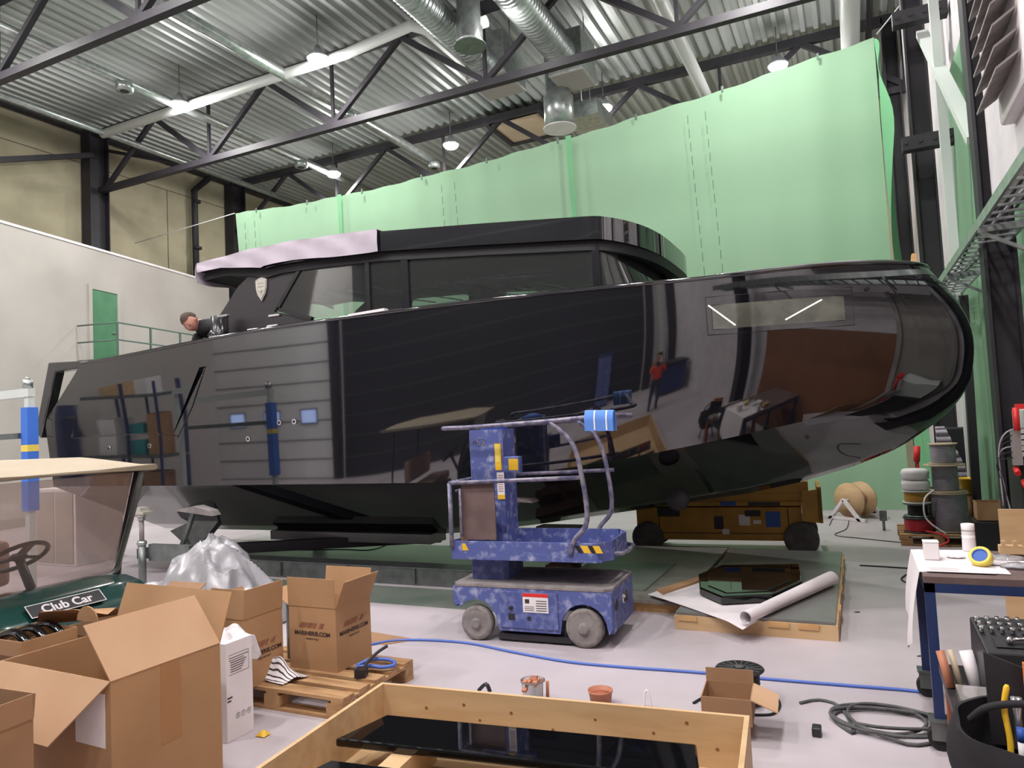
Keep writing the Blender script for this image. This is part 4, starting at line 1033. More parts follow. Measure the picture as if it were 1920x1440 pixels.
b.build('scissor_arm','yellow',yl)
# ================================================================ pallets with panels on the floor
def pallet(name,label,x0,x1,y0,y1,h,m_='palletwood',long='x',nb=5,cat='pallet'):
    t=thing(name,label,cat,((x0+x1)/2,(y0+y1)/2,0)); W=(x1-x0)/2;D=(y1-y0)/2; st=.022
    for k in range(nb):
        b=MB(); y=-D+ (2*D-.12)*k/(nb-1); w=.145 if k%2==0 else .1
        if long=='x': b.box(-W,W,y,y+.12,h-st,h)
        else: x=-W+(2*W-.12)*k/(nb-1); b.box(x,x+.12,-D,D,h-st,h)
        b.build('top_board',m_,t)
    for k in range(3):
        b=MB(); x=-W+(2*W-.1)*k/2
        if long=='x': b.box(x,x+.1,-D,D,h-2*st,h-st); 
        else: y=-D+(2*D-.1)*k/2; b.box(-W,W,y,y+.1,h-2*st,h-st)
        b.build('stringer_board',m_,t)
    for i in range(3):
        for j in range(3):
            b=MB(); x=-W+.07+(2*W-.14)*i/2; y=-D+.05+(2*D-.10)*j/2; b.box(x-.07,x+.07,y-.05,y+.05,st,h-2*st); b.build('block',m_,t)
    for j in range(3):
        b=MB(); y=-D+(2*D-.1)*j/2; b.box(-W,W,y,y+.1,0,st); b.build('bottom_board',m_,t)
    return t
t=pallet('pallet','worn wooden pallet holding the two tall cartons, left of the crate',-4.35,-3.13,3.80,4.62,.144)
# long low frame with grey sheet at the right
t=thing('sheet_stack','long grey sheet on a low wooden frame under the yellow lift','stack',(-.85,8.0,0))
b=MB(); b.box(-.72,.60,-1.6,-1.56,0,.12); b.box(-.72,.60,1.56,1.6,0,.12)
b.box(.56,.60,-1.56,1.56,0,.12); b.box(-.72,-.68,-1.56,1.56,0,.12)
for y in (-.8,0,.8): b.box(-.68,.56,y-.04,y+.04,.0,.12)
b.build('frame','ply',t)
b=MB(); b.box(-.71,.58,-1.58,1.58,.121,.145); b.build('grey_sheet','sheetgrey',t)
for (x,y) in ((-.6,-1.6),(-.1,-1.6),(.15,-1.6),(.38,-1.6),(.6,-1.0),(.6,-.2),(.6,.6),(.6,1.3)):
    b=MB(); b.box(x-.08 if y==-1.6 else x-.005,x+.08 if y==-1.6 else x+.012,y-.012 if y==-1.6 else y-.1,y+.005 if y==-1.6 else y+.1,.08,.125); b.build('edge_block','wood',t)
p0=PZ(1345,1030,.14)
t=thing('sheet_stack','flat stack of grey boards on the floor between the two lifts','stack',(-2.35,8.3,0))
b=MB(); b.box(-.75,.72,-1.45,1.5,.09,.12); b.build('grey_board','greyboard',t)
b=MB(); b.box(-.5,.3,-1.1,.3,.121,.13); b.build('dark_board','sheetgreen',t)
for y in (-1.4,0,1.35):
    b=MB(); b.box(-.7,.78,y,y+.09,0,.09); b.build('bearer','wood',t)
b=MB(); b.prism([(.55,-1.35,.121),(.85,-.5,.121),(.8,-.4,.121),(.45,-1.2,.121)],(0,0,.05)); b.build('paper_offcut','card',t)
t=thing('deck_hatch','glossy black eight-sided hatch panel lying on white paper','hatch',(-1.08,7.42,.163))
oc=[PZ(x,y,.2) for x,y in ((1308,1082),(1352,1064),(1500,1062),(1506,1094),(1448,1122),(1352,1126),(1310,1108))]
oc=[(p.x+1.08,p.y-7.42) for p in oc]
b=MB(); b.prism([(x*.98,y*.98,0) for x,y in oc],(0,0,.07)); b.build('panel','glossblack',t,bevel=.012)
b=MB(); b.prism([(x*.8,y*.8,.0705) for x,y in oc],(0,0,.006)); b.build('recess_rim','hull',t,bevel=.002)
b=MB()
def paperf(u,v):
    # sheet across the pallet, curling into a roll at the right side
    a=Vector((-1.95,6.95,.152)).lerp(Vector((-.95,6.12,.152)),v); c=Vector((-1.55,7.95,.152)).lerp(Vector((-.45,7.7,.152)),v)
    p=a.lerp(c,u)
    p.z+=.004*math.sin(u*7+v*5)
    if v>.86 and u<.3: p.z-=.03*(v-.86)/.14
    return p
b.grid(paperf,24,16); 
ra=Vector((-.93,6.18,.20)); rb=Vector((-.33,7.75,.215))
tp=thing('paper_roll','white protective paper, flat on the left and rolled up at the right edge','paper',(0,0,0)); b.build('flat_sheet','paper',tp)
b=MB(); pts=[]; d=(rb-ra); n_=d.cross(Vector((0,0,1))).normalized()
def rollf(u,v):
    a=v*math.pi*3.4; r_=.068-.008*v; return ra+d*u+n_*(math.cos(a)*r_*(1-.25*(1-u)))+Vector((0,0,math.sin(a)*r_*(.75+.25*u)))
b.grid(rollf,10,50); b.build('roll','paper',tp)
# ================================================================ foreground crate
cr=thing('crate','shallow pale wooden crate in the foreground with black panels inside','crate',(-1.66,3.14,0),R(5))
cy0,cy1=-2.2,.72; cx0,cx1=-1.07,1.12; h=.30
b=MB(); b.box(cx0,cx1,cy0,cy1,.0,.02); b.build('floor_panel','ply',cr)
b=MB(); b.box(cx0,cx1,cy1-.025,cy1,.02,h); bb=b.build('back_wall','ply',cr)
b=MB()
for (x,z) in ((-.75,.18),(-.5,.22),(-.4,.14),(-.2,.2),(.05,.13),(.3,.21),(.62,.17),(.8,.24),(.95,.12)): b.cyl((x,cy1-.026,z),(x,cy1-.0245,z),.008+.004*(x*7%1),8)
b.build('knots','brownply',bb)
b=MB(); b.box(cx0,cx0+.025,cy0,cy1-.025,.02,h); b.build('side_wall','ply',cr)
b=MB(); b.box(cx1-.025,cx1,cy0,cy1-.025,.02,h); b.build('side_wall','ply',cr)
b=MB(); b.box(cx0,cx1,cy0,cy0+.025,.02,h); b.build('front_wall','ply',cr)
for x in (-.6,.70):
    b=MB(); b.box(x-.06,x+.06,-.45,.40,.02,.168); b.build('batten','ply',cr)
def plank(label,x0,x1,y0,y1,z,rz_=0):
    b=MB(); b.prism([(x0,y0,0),(x0+.12,y1,0),(x1-.05,y1,0),(x1,y0,0)],(0,0,.045)); o=b.build('gloss_panel','glossblack',bevel=.012); o.location=(-1.66,3.14,z); o.rotation_euler=(0,0,rz_); return tag(o,label,'panel')
plank('glossy black panel with rounded edge across the middle of the wooden crate',-1.00,.93,.14,.50,.17,R(6.5))
plank('second glossy black panel in the crate, cut by the bottom of the picture',-1.00,.93,-.44,-.08,.17,R(6.5))
# ================================================================ cartons
def carton(label,x0,x1,y0,y1,z0,z1,m_='card',flaps=(),rz_=0,inner='cardin',name='cardboard_box',prints=None,tape=None):
    cx,cy=(x0+x1)/2,(y0+y1)/2; W=(x1-x0)/2;D=(y1-y0)/2;Hh=z1-z0; th_=.006
    t=thing(name,label,'box',(cx,cy,z0),rz_)
    b=MB(); b.box(-W,W,-D,D,0,th_); b.box(-W,W,-D,-D+th_,th_,Hh); b.box(-W,W,D-th_,D,th_,Hh); b.box(-W,-W+th_,-D+th_,D-th_,th_,Hh); b.box(W-th_,W,-D+th_,D-th_,th_,Hh)
    b.build('body',m_,t)
    for (side_,L,ang,skew) in flaps:   # angle measured outward from straight up
        a=R(ang)
        if side_=='f': e0,e1,out=Vector((-W,-D,Hh)),Vector((W,-D,Hh)),Vector((0,-1,0))
        if side_=='b': e0,e1,out=Vector((-W,D,Hh)),Vector((W,D,Hh)),Vector((0,1,0))
        if side_=='l': e0,e1,out=Vector((-W,-D,Hh)),Vector((-W,D,Hh)),Vector((-1,0,0))
        if side_=='r': e0,e1,out=Vector((W,-D,Hh)),Vector((W,D,Hh)),Vector((1,0,0))
        dv=out*math.sin(a)+Vector((0,0,math.cos(a))); al=(e1-e0).normalized()
        b=MB(); b.grid(lambda u,v:e0.lerp(e1,u)+dv*L*v+al*skew*v+(out*.0),4,3,smooth=False)
        b.build('flap',inner if 60<ang<190 or ang<-20 else m_,t,solid=th_)
    if tape:
        for (a,c,e,g,axis) in tape:
            b=MB()
            if axis=='f': b.box(a,c,-D-.001,-D,e,g)
            else: b.box(W,W+.001,a,c,e,g)
            b.build('tape','cardtape',t)
    return t
# the big open carton
B1=carton('big open carton in the left foreground, its wide flap standing up',-3.98,-3.10,2.20,2.80,0.0,.80,'card',(('r',.29,-34,-.02),('b',.26,20,0),('f',.30,150,-.22),('l',.25,174,0)),R(-2),tape=[(-.05,.06,.42,.795,'r')])
b=MB(); b.box(.18,.40,-.303,-.3005,.50,.74); b.build('white_label','white',B1)
b=MB(); b.box(.441,.4415,-.28,-.22,.18,.2); b.build('tear','cardin',B1)
carton('plain carton at the bottom left corner, overlapping the big one',-3.75,-3.18,1.52,1.88,.0,.74,'card2',(('b',.1,5,0),('r',.1,-3,0)),R(3))
b=MB(); b.box(-3.9,-3.6,1.9,2.1,.0,.5); b.bm.free()
# box behind it with tape, and open carton with thin flaps
carton('half hidden open carton behind the big one, with tape round its middle',-4.33,-4.01,2.66,3.35,0.0,.80,'card2',(('b',.2,60,0),),R(2),tape=[(-.155,.155,.60,.66,'f')])
tr=carton('long flat carton tray holding glossy black parts below the golf cart nose',-4.36,-4.0,2.32,2.62,.78,.86,'card',())
carton('plain carton carrying the flat tray',-4.34,-4.03,2.35,2.60,0.0,.775,'card2',())
for i,(y,l) in enumerate(((2.38,'front glossy black moulding in the flat tray'),(2.47,'middle glossy black moulding in the flat tray'),(2.56,'rear glossy black moulding in the flat tray'))):
    b=MB(); b.tube(smoothpts([(-4.33,y,.825),(-4.18,y+.01,.875),(-4.04,y,.83)],5),.025,10); tag(b.build('gloss_moulding','glossblack'),l,'moulding','black mouldings in the flat tray')
b=MB(); b.prism([PZ(68,1172,.84),PZ(73,1148,.95),PZ(138,1143,.95),PZ(200,1152,.9),PZ(215,1140,.9),PZ(228,1146,.86),PZ(228,1152,.84),PZ(140,1165,.84)],(0,.01,0)); o=b.build('loose_flap','card'); tag(o,'loose brown cardboard piece lying behind the cartons by the cart nose','cardboard')
b=MB(); cc=PZ(163,1165,.93)
b.prism([(cc.x+.07*math.cos(a)*1.2,cc.y+.0,cc.z+.08*math.sin(a)) for a in [k*math.pi/8 for k in range(9)]],(0,.008,0)); tag(b.build('cardboard_tab','card'),'rounded cardboard tab sticking up by the cart nose','cardboard')
# cartons on the pallet
def mprint(t,x,y,z,rot,sx=1):
    text('print','MARINERIE.COM',.040,'ink',t,(x,y,z),rot,.0006,sx=1.12,bold=.0012)
    pr_=text('print','MADE IN ITALY',.018,'ink',t,(x,y,z-.032),rot,.0006,sx=sx)
    b=MB(); rn=random.Random(2)
    for k in range(6):
        for c0,c1 in ((-.125,-.055),(-.05,-.002),(.004,.03),(.06,.10)):
            b.prism([(c0+.004*k,.0065*k,0),(c1+.004*k-.012*rn.random(),.0065*k,0),(c1+.004*k,.0065*k+.003,0),(c0+.004*k,.0065*k+.003,0)],(0,0,.0005))
    o=b.build('faded_print','inkred',t); o.location=(x,y,z+.055); o.rotation_euler=rot
B2=carton('open carton printed MARINERIE.COM at the right on the pallet',-3.93,-3.49,4.19,4.60,.144,.60,'card',(('f',.21,2,0),('r',.21,24,0),('b',.21,8,0),('l',.2,60,0)),0)
mprint(B2,0,-.2065,.25,(R(90),0,0)); mprint(B2,.2215,0,.25,(R(90),0,R(90)))
b=MB(); b.box(.2,.214,-.2,-.19,.52,.62); b.bm.free()
B3=carton('taller open carton printed MARINERIE.COM at the left on the pallet',-4.19,-3.88,3.70,4.07,.144,.62,'card',(('f',.20,-4,0),('r',.20,4,0),('l',.15,30,0)),R(0))
mprint(B3,.1565,0.0,.20,(R(90),0,R(90)))
# white carton standing on its end with a rag over it
B4=thing('white_box','white printed carton standing on end with a grey cloth over it','box',(-3.80,3.45,0),R(0))
b=MB(); b.box(-.19,.19,-.155,.06,0,.60); b.build('body','white',B4,bevel=.004)
b=MB()
for (z,w_) in ((.50,.16),(.485,.12)): b.box(.1905,.191,-.13,-.13+w_,z,z+.004)
b.box(.1905,.191,-.13,.03,.40,.402); b.box(.1905,.191,-.13,.03,.52,.522); b.box(.1905,.191,.028,.03,.40,.522)
for k in range(5): b.box(.1905,.191,-.12,-.03+.01*k,.415+.014*k,.42+.014*k)
b.box(.1905,.191,-.15,-.11,.26,.27); b.box(.1905,.191,-.15,-.12,.24,.25); b.build('print','ink',B4)
for k in range(3):
    b=MB(); b.tube([(.191,-.07+.045*k+.016*math.cos(a),.14+.016*math.sin(a)) for a in [j*math.pi/6 for j in range(12)]],.0012,4,closed=True); b.box(.1905,.1912,-.072+.045*k,-.068+.045*k,.132,.148); b.build('print_symbol','ink',B4)
def cloth(name,label,fn,nu,nv,m_,cat='cloth'):
    b=MB(); b.grid(fn,nu,nv); return tag(b.build(name,m_,solid=.004,subsurf=1),label,cat)
def rag(u,v):
    x=-3.97+.36*u; y=3.30+.34*v; z=.615+.02*math.sin(u*11+v*3)+.015*math.sin(v*17+u*5)
    if u>.82: x=-3.97+.36*.82+.035+(u-.82)*.1; z=.60-(u-.82)*.9+.01*math.sin(v*14)
    if v>.75: z=min(z,.615-(v-.75)*.75); y=3.30+.34*.75+(v-.75)*.2
    return Vector((x,y,z))
cloth('rag','grey-white cloth draped over the white carton',rag,30,30,'rag')
def rag2(u,v):
    a=u*2-1;c_=v*2-1; r_=math.sqrt(a*a+c_*c_); z=.150+.13*math.exp(-(a*a*2+c_*c_*3))+.025*abs(math.sin(u*9+v*4))*(1.2-min(r_,1.1)); return Vector((-3.86+.19*a+.03*c_,3.98+.10*c_-.02*a,z))
mat('stripecloth','ddd6d8',.85)
nt=M['stripecloth'].node_tree; wv=nt.nodes.new('ShaderNodeTexWave'); wv.inputs['Scale'].default_value=14; wv.inputs['Distortion'].default_value=2; rp=nt.nodes.new('ShaderNodeValToRGB'); rp.color_ramp.elements[0].position=.18; rp.color_ramp.elements[1].position=.26; rp.color_ramp.elements[0].color=lin('3a3438')+[1]; rp.color_ramp.elements[1].color=lin('ddd6d8')+[1]
tc=nt.nodes.new('ShaderNodeTexCoord'); nt.links.new(tc.outputs['Object'],wv.inputs['Vector']); nt.links.new(wv.outputs['Fac'],rp.inputs[0]); nt.links.new(rp.outputs[0],nt.nodes['Principled BSDF'].inputs['Base Color'])
wv.bands_direction='Y'
cloth('striped_cloth','crumpled black and white striped cloth on the pallet between the cartons',rag2,26,26,'stripecloth')
t=thing('canister','grey canister behind the two printed cartons','canister',(-4.06,4.40,.145))
b=MB(); b.lathe([(.07,.0),(.07,.42),(.06,.45)],n=20); b.build('body','galvdark',t); b=MB(); b.lathe([(.062,.45),(.062,.50),(.04,.51)],n=18); b.build('lid','white',t)
t=thing('tape_roll','roll of brown tape on top of the grey canister','tape',(-4.06,4.40,.656)); b=MB()
b.lathe([(.028,.0),(.055,.0),(.055,.045),(.028,.045),(.028,.001)],n=20); b.build('roll','cardtape',t)
t=thing('strap_tool','black and blue strap tool on the pallet corner','tool',(-3.30,4.32,.146),R(20))
b=MB(); b.tube(smoothpts([(-.10,.0,.03),(.0,.04,.06),(.14,.05,.05),(.18,.0,.03),(.1,-.04,.03),(0,-.02,.035),(-.1,-.03,.025)],5),.014,8); b.build('strap','bluecable',t)
b=MB(); b.tube(smoothpts([(-.02,-.14,.03),(.0,-.05,.07),(.05,.05,.11),(.1,.12,.13)],5),.012,8); b.box(-.06,.02,-.18,-.1,.0,.06); b.build('handle','blackplas',t,bevel=.004)
# clear plastic bag bulging from the left carton
b=MB()
def pbag(u,v):
    a_=u*2-1; c_=v*2-1; r_=max(abs(a_),abs(c_))**1.0; r2=math.sqrt(a_*a_+c_*c_)
    base=.70*max(0,1-r_**2.6)+.12*math.exp(-((a_-.1)**2*7+(c_-.1)**2*4))
    q=Vector((a_*1.6,c_*1.1,0)); rid=1-abs(noise.noise(q*1.7+Vector((3,1,0))))*2.2; rid2=1-abs(noise.noise(q*4.1))*2.2
    z=base*(.82+.22*rid)+.05*rid2*(1-r_)+.02
    sx=1+.08*noise.noise(Vector((a_*2,c_*2,5)))
    return Vector((-6.05+.78*a_*sx*(1-.18*(1-r_)),5.35+.48*c_*sx,max(z,.015)))
b.grid(pbag,70,50)
tag(b.build('plastic_bag','plastic',solid=.004),'big crumpled clear plastic bag behind the left cartons','bag')
b=MB(); b.prism([(-.3,0,0),(.25,-.1,0),(.45,.12,0),(-.1,.2,0)],(0,0,.004)); o=tag(b.build('cardboard_scrap','card2'),'flat scrap of cardboard on the floor behind the right carton','cardboard'); o.location=(-4.1,5.35,.001)
b=MB()
b.grid(lambda u,v:Vector((-3.52+.07*u,3.43+.06*v,.005+.03*math.sin(u*3.1)*math.sin(v*3.1))),6,6); tag(b.build('yellow_rag','yellowbright',solid=.002),'small crumpled yellow scrap on the floor beside the white carton','scrap')
# ================================================================ hose, cables, floor clutter
def ground_line(name,label,pix,r_,m_,cat='cable',z=None):
    pts=[PZ(x,y,r_)+Vector((0,0,0)) for x,y in pix]; b=MB(); b.tube(smoothpts(pts,8),r_,8); return tag(b.build(name,m_),label,cat)
ground_line('air_hose','long blue air hose lying across the floor in front of the blue lift',[(696,1208),(740,1201),(800,1200),(880,1206),(960,1222),(1060,1240),(1160,1250),(1300,1260),(1440,1273),(1600,1286),(1700,1294),(1765,1302)],.011,'bluecable','hose')
ground_line('power_cable','black cable looping on the floor under the stern, by the caster wheel',[(480,1030),(560,1031),(640,1030),(700,1030),(740,1010),(738,985)],.007,'blackrub')
ground_line('power_cable','dark cable on the floor running right from the yellow lift to the pallet',[(1555,985),(1570,960),(1590,965),(1588,990),(1566,1003),(1620,1010),(1700,1018),(1760,1022),(1850,1016)],.006,'blackrub')
ground_line('power_cable','black cable beyond the grey sheet, curling towards the bench',[(1612,1060),(1680,1064),(1712,1068),(1690,1085),(1712,1094),(1760,1090)],.008,'blackrub')
cp_=[]
rnd=random.Random(11)
cx,cy=.02,4.82
pts=[PZ(1500,1318,.01),PZ(1535,1312,.01),PZ(1575,1325,.01)]
for k in range(0,72):
    a=k*2*math.pi/18+2.2; rx=.26+.05*math.sin(k*.31)+.01*k/18; ry=.20+.04*math.cos(k*.23)
    pts.append(Vector((cx+.07*math.sin(k*.15)+rx*math.cos(-a),cy+ry*math.sin(-a),.011+.009*(k/18))))
pts+= [PZ(1700,1395,.012),PZ(1750,1392,.012),PZ(1800,1382,.012)]
b=MB(); b.tube(smoothpts(pts,3),.0095,8); t=tag(b.build('power_cable','tyre'),'coiled dark grey cable on the floor left of the bench caster','cable')
b=MB(); q=PZ(1532,1378,.0); b.box(q.x-.025,q.x+.025,q.y-.04,q.y+.04,.0,.05); b.build('plug','blackplas',t,bevel=.008)
# cable reel and open box by the crate
rl=thing('cable_reel','black cable reel standing on the floor behind the small open carton','reel',(-.80,4.93,0))
b=MB()
for z in (.03,.20): b.lathe([(.02,z),(.15,z),(.155,z+.006),(.15,z+.012),(.02,z+.012)],n=32)
b.lathe([(.05,.04),(.05,.2)],n=16); b.build('flange','blackplas',rl)
b=MB(); b.lathe([(.11,.045),(.118,.06)]+[(.118+.006*(k%2),.06+.012*k) for k in range(11)]+[(.11,.195)],n=28); b.build('wound_cable','blackrub',rl)
b=MB(); b.lathe([(.03,.213),(.03,.225),(.01,.225)],n=12)
for k in range(16): a=k*math.pi/8; b.beam((.04*math.cos(a),.04*math.sin(a),.214),(.14*math.cos(a),.14*math.sin(a),.214),.006)
b.build('spokes','tyre',rl)
ground_line('power_cable','black cable looped on the floor around the reel',[(1300,1318),(1330,1305),(1380,1312),(1440,1300),(1462,1318),(1450,1338),(1410,1340)],.008,'blackrub')
carton('small open carton leaning at the back right corner of the crate',-.94,-.66,4.32,4.60,.085,.235,'card2',(('b',.075,4,0),('r',.15,112,0)),R(4))
b=MB(); b.box(-.92,-.68,4.35,4.58,0,.08); tag(b.build('wood_block','palletwood'),'wooden block under the small open carton','block')
def cup(label,loc,r_,h_,m_,fill,chunks=False):
    t=thing('mixing_cup',label,'cup',loc); b=MB(); b.lathe([(r_*.85,0),(r_,h_),(r_*1.06,h_),(r_*1.06,h_-.01),(r_*.96,h_-.012),(r_*.82,.01),(.001,.01)],n=24); b.build('body',m_,t)
    b=MB(); b.lathe([(r_*.8,.012),(r_*.9,h_*.72),(.001,h_*.75)],n=20); b.build('contents',fill,t)
    if chunks:
        rn=random.Random(4)
        b=MB()
        for k in range(14): b.box(*(lambda x,y,z:(x,x+.03,y,y+.025,z,z+.02))(rn.uniform(-r_*.7,r_*.45),rn.uniform(-r_*.6,r_*.5),h_*.75+rn.uniform(0,.035)),Matrix.Rotation(rn.uniform(-.5,.5),4,'X'))
        b.build('chunks','copper',t)
    return t
cup('clear tub heaped with copper-coloured scraps behind the crate',tuple(PZ(1000,1320,0)),.075,.16,'clearbox','copper',True)
cup('copper-coloured plastic cup on the floor behind the crate',tuple(PZ(1127,1322,0)),.078,.10,'copper','rust')
b=MB(); p=PZ(1027,1312,0); b.tube([p,p+Vector((0,.01,.12))],.012,8); tag(b.build('bottle','copper'),'thin copper-coloured stick beside the clear tub','bottle')
b=MB(); p=PZ(1208,1325,0); b.tube(smoothpts([p,p+Vector((.01,0,.09)),p+Vector((.03,0,.1)),p+Vector((.05,0,0))],5),.006,6); tag(b.build('bag_handle','white'),'white loop handle sticking up behind the crate','handle')
b=MB(); p=PZ(912,1302,0); b.tube(smoothpts([p+Vector((-.06,0,.02)),p+Vector((0,0,.07)),p+Vector((.03,0,.02))],4),.014,6); tag(b.build('tool','blackplas'),'small dark tool on the floor behind the crate','tool')
for i,(x,y) in enumerate(((1606,1149),(1725,1232),(940,1200))):
    p=PZ(x,y,0); b=MB(); b.prism([(p.x-.02,p.y,.001),(p.x+.03,p.y+.01,.001),(p.x+.01,p.y+.03,.001)],(0,0,.006)); tag(b.build('debris','blackrub'),['small black chip on the floor right of the grey sheet','small black chip on the floor near the paper edge of the bench','small chip on the floor at the blue lift'][i],'debris')
# ================================================================ golf cart
gc=thing('golf_cart','beige-roofed golf cart with dark green nose at the left edge','golf cart',(-4.9,2.9,0))
# local: +x front, y across (-.6 .. .6)
b=MB()
def roof(u,v):
    y=-.66+1.32*u; x=-1.75+2.1*v
    e=min(1,4*u*(1-u)*1.6); e2=min(1,(1-v)*5)**.6*min(1,v*6)**.5
    return Vector((x,y,1.70+.085*e**.5*e2))
b.grid(roof,20,24); b.grid(lambda u,v:Vector((roof(u,v).x,roof(u,v).y,1.685)),4,4)
b.tube([(.35,-.66,1.69),(.35,.66,1.69),(-1.75,.66,1.69),(-1.75,-.66,1.69)],.022,8,closed=True); b.build('roof','cartroof',gc)
# windshield
W0=[(.02,-.56,.95),(.02,.56,.95),(.26,.56,1.66),(.26,-.56,1.66)]
b=MB(); b.face(W0); b.build('windshield','windshield',gc,solid=.006)
b=MB(); b.tube(smoothpts([(.30,.60,1.67),(.20,.60,1.40),(.06,.60,1.08),(.02,.59,.97),(.02,.52,.93)],5)+[Vector((.02,-.52,.93))]+smoothpts([(.02,-.59,.97),(.06,-.60,1.08),(.20,-.60,1.40),(.30,-.60,1.67)],5),.02,8); b.build('windshield_frame','galvdark',gc)
for s in (-1,1):
    b=MB(); b.tube([(.22,.62*s,1.68),(.0,.62*s,1.0),(-.02,.60*s,.62)],.022,8); b.build('front_pillar','blackplas',gc)
    b=MB(); b.tube([(-1.5,.55*s,1.68),(-1.55,.56*s,.8)],.02,8); b.build('rear_pillar','blackplas',gc)
# cowl / nose
b=MB()
def nose(u,v):
    y=-.60+1.2*u; k=min(1,4.5*min(u,1-u)+.25)**.5
    pr=[(-.04,.95),(.12,.965),(.32,.93),(.44,.84),(.50,.70),(.50,.5),(.42,.33)]
    f=v*(len(pr)-1); i=min(int(f),len(pr)-2); t_=f-i; x=pr[i][0]+(pr[i+1][0]-pr[i][0])*t_; z=pr[i][1]+(pr[i+1][1]-pr[i][1])*t_
    return Vector((-.04+(x+.04)*(.72+.28*k),y,z-.06*(1-k)))
b.grid(nose,30,24)
b.prism([(-.04,-.6,.35),(.3,-.6,.35),(.3,-.6,.8),(.08,-.6,.88),(-.04,-.6,.88)],(0,.004,0)); b.prism([(-.04,.596,.35),(.3,.596,.35),(.3,.596,.8),(.08,.596,.88),(-.04,.596,.88)],(0,.004,0))
b.build('front_cowl','green',gc,subsurf=1)
# name plate with lettering
nx=.47; b=MB()
def np_(u,v): return Vector((.388+.105*(1-v),-.22+.56*u-.1,.665+.085*v+.03))
q0=Vector((.505,0,.70)); rotp=(R(52),0,R(90))
b=MB(); b.box(-.235,.235,-.05,.05,0,.004); o=b.build('name_plate','blackplas',gc); o.location=(.405,-.02,.893); o.rotation_euler=(R(40),0,R(90))
b=MB()
for (a,c,e,g) in ((-.235,.235,.045,.05),(-.235,.235,-.05,-.045),(-.235,-.23,-.045,.045),(.23,.235,-.045,.045)): b.box(a,c,e,g,.004,.006)
b.build('plate_border','white',o); text('lettering','Club Car',.085,'white',o,(0,-.03,.006),(0,0,0),.002,bold=.002)
b=MB(); b.box(.28,.46,-.62,.62,.28,.36); b.build('bumper','blackplas',gc,bevel=.03)
b=MB(); b.box(-.06,-.02,-.58,.58,.45,.92); b.build('dashboard','blackplas',gc,bevel=.01)
# steering wheel and column
sw=MB(); c=Vector((-.38,.15,1.12)); n=Vector((-.55,0,.83)).normalized(); a_=Vector((0,1,0)); b_=n.cross(a_)
sw.tube([c+(a_*math.cos(t)+b_*math.sin(t))*.18 for t in [k*math.pi/14 for k in range(28)]],.016,8,closed=True)
for t in (.3,math.pi-.3,math.pi*1.5): sw.beam(c,c+(a_*math.cos(t)+b_*math.sin(t))*.17,.05,.02)
sw.sph(c,.06,2,(1,1,.5)); sw.build('steering_wheel','blackplas',gc)
b=MB(); b.tube([c,c-n*.5],.03,8); b.build('steering_column','blackplas',gc)
b=MB(); b.box(-1.15,-.65,-.55,.55,.62,.76); b.box(-1.28,-1.16,-.55,.55,.80,1.15); b.build('seat','seat',gc,bevel=.04)
b=MB(); b.box(-1.9,-.62,-.58,.58,.30,.60); b.box(-.62,0,-.56,.56,.28,.33); b.build('rear_body','green',gc,bevel=.04)
for x in (.2,-1.5):
    for s in (-1,1):
        b=MB(); b.lathe([(.12,-.1),(.2,-.1),(.225,-.07),(.225,.07),(.2,.1),(.12,.1)],c=(x,.5*s,.226),n=28,axis='y'); w_=b.build('wheel','blackrub',gc); b=MB(); b.cyl((x,.5*s-.08,.226),(x,.5*s+.08,.226),.122,18); b.build('rim','white',w_)
for s in (-1,1):
    b=MB(); b.sph(Vector((.48,.42*s,.6)),.06,2,(.35,1.4,.7)); b.build('headlamp','clearbox',gc)
# ================================================================ bench with blue post at far left
p=PX(48,735,-8)
t=thing('workshop_frame','grey steel frame with a blue padded upright at the far left','frame',(-8,4.75,0))
b=MB(); b.beam((0,0,0),(0,0,2.42),.07); b.build('upright','pipe_white',t)
b=MB(); b.beam((.0,0,1.2),(.0,0,2.30),.115,.115); pd=b.build('blue_padding','tapeblue',t); b=MB(); b.beam((0,0,1.83),(0,0,1.90),.118,.118); b.build('yellow_band','tapeyellow',pd)
b=MB(); b.beam((-2.2,-.2,2.42),(.04,0,2.46),.08,.09); b.build('top_beam','pipe_white',t)
b=MB(); b.beam((-2.2,-.3,1.98),(-.06,-.05,2.0),.08,.06); b.build('mid_beam','galvdark',t)
b=MB(); b.beam((-2.2,-.2,0),(-2.2,-.2,2.42),.07); b.build('upright','pipe_white',t)
b=MB(); b.cyl((-.03,0,2.51),(-.03,0,2.6),.05,12); b.cyl((-.03,0,2.6),(-.03,0,2.63),.02,8); b.build('top_knob','galv',t)
# grey pallet truck body / cabinet behind the windshield
t=thing('grey_cabinet','grey-white low cabinets behind the golf cart windshield','cabinet',(-9.6,7.6,0)); b=MB()
b.box(-2.4,-1.4,-.4,.4,0,1.2); b.build('body','white',t,bevel=.01); b=MB(); b.box(-2.35,-1.92,-.415,-.4,.05,1.15); b.box(-1.88,-1.45,-.415,-.4,.05,1.15); b.build('door','white_wall',t)
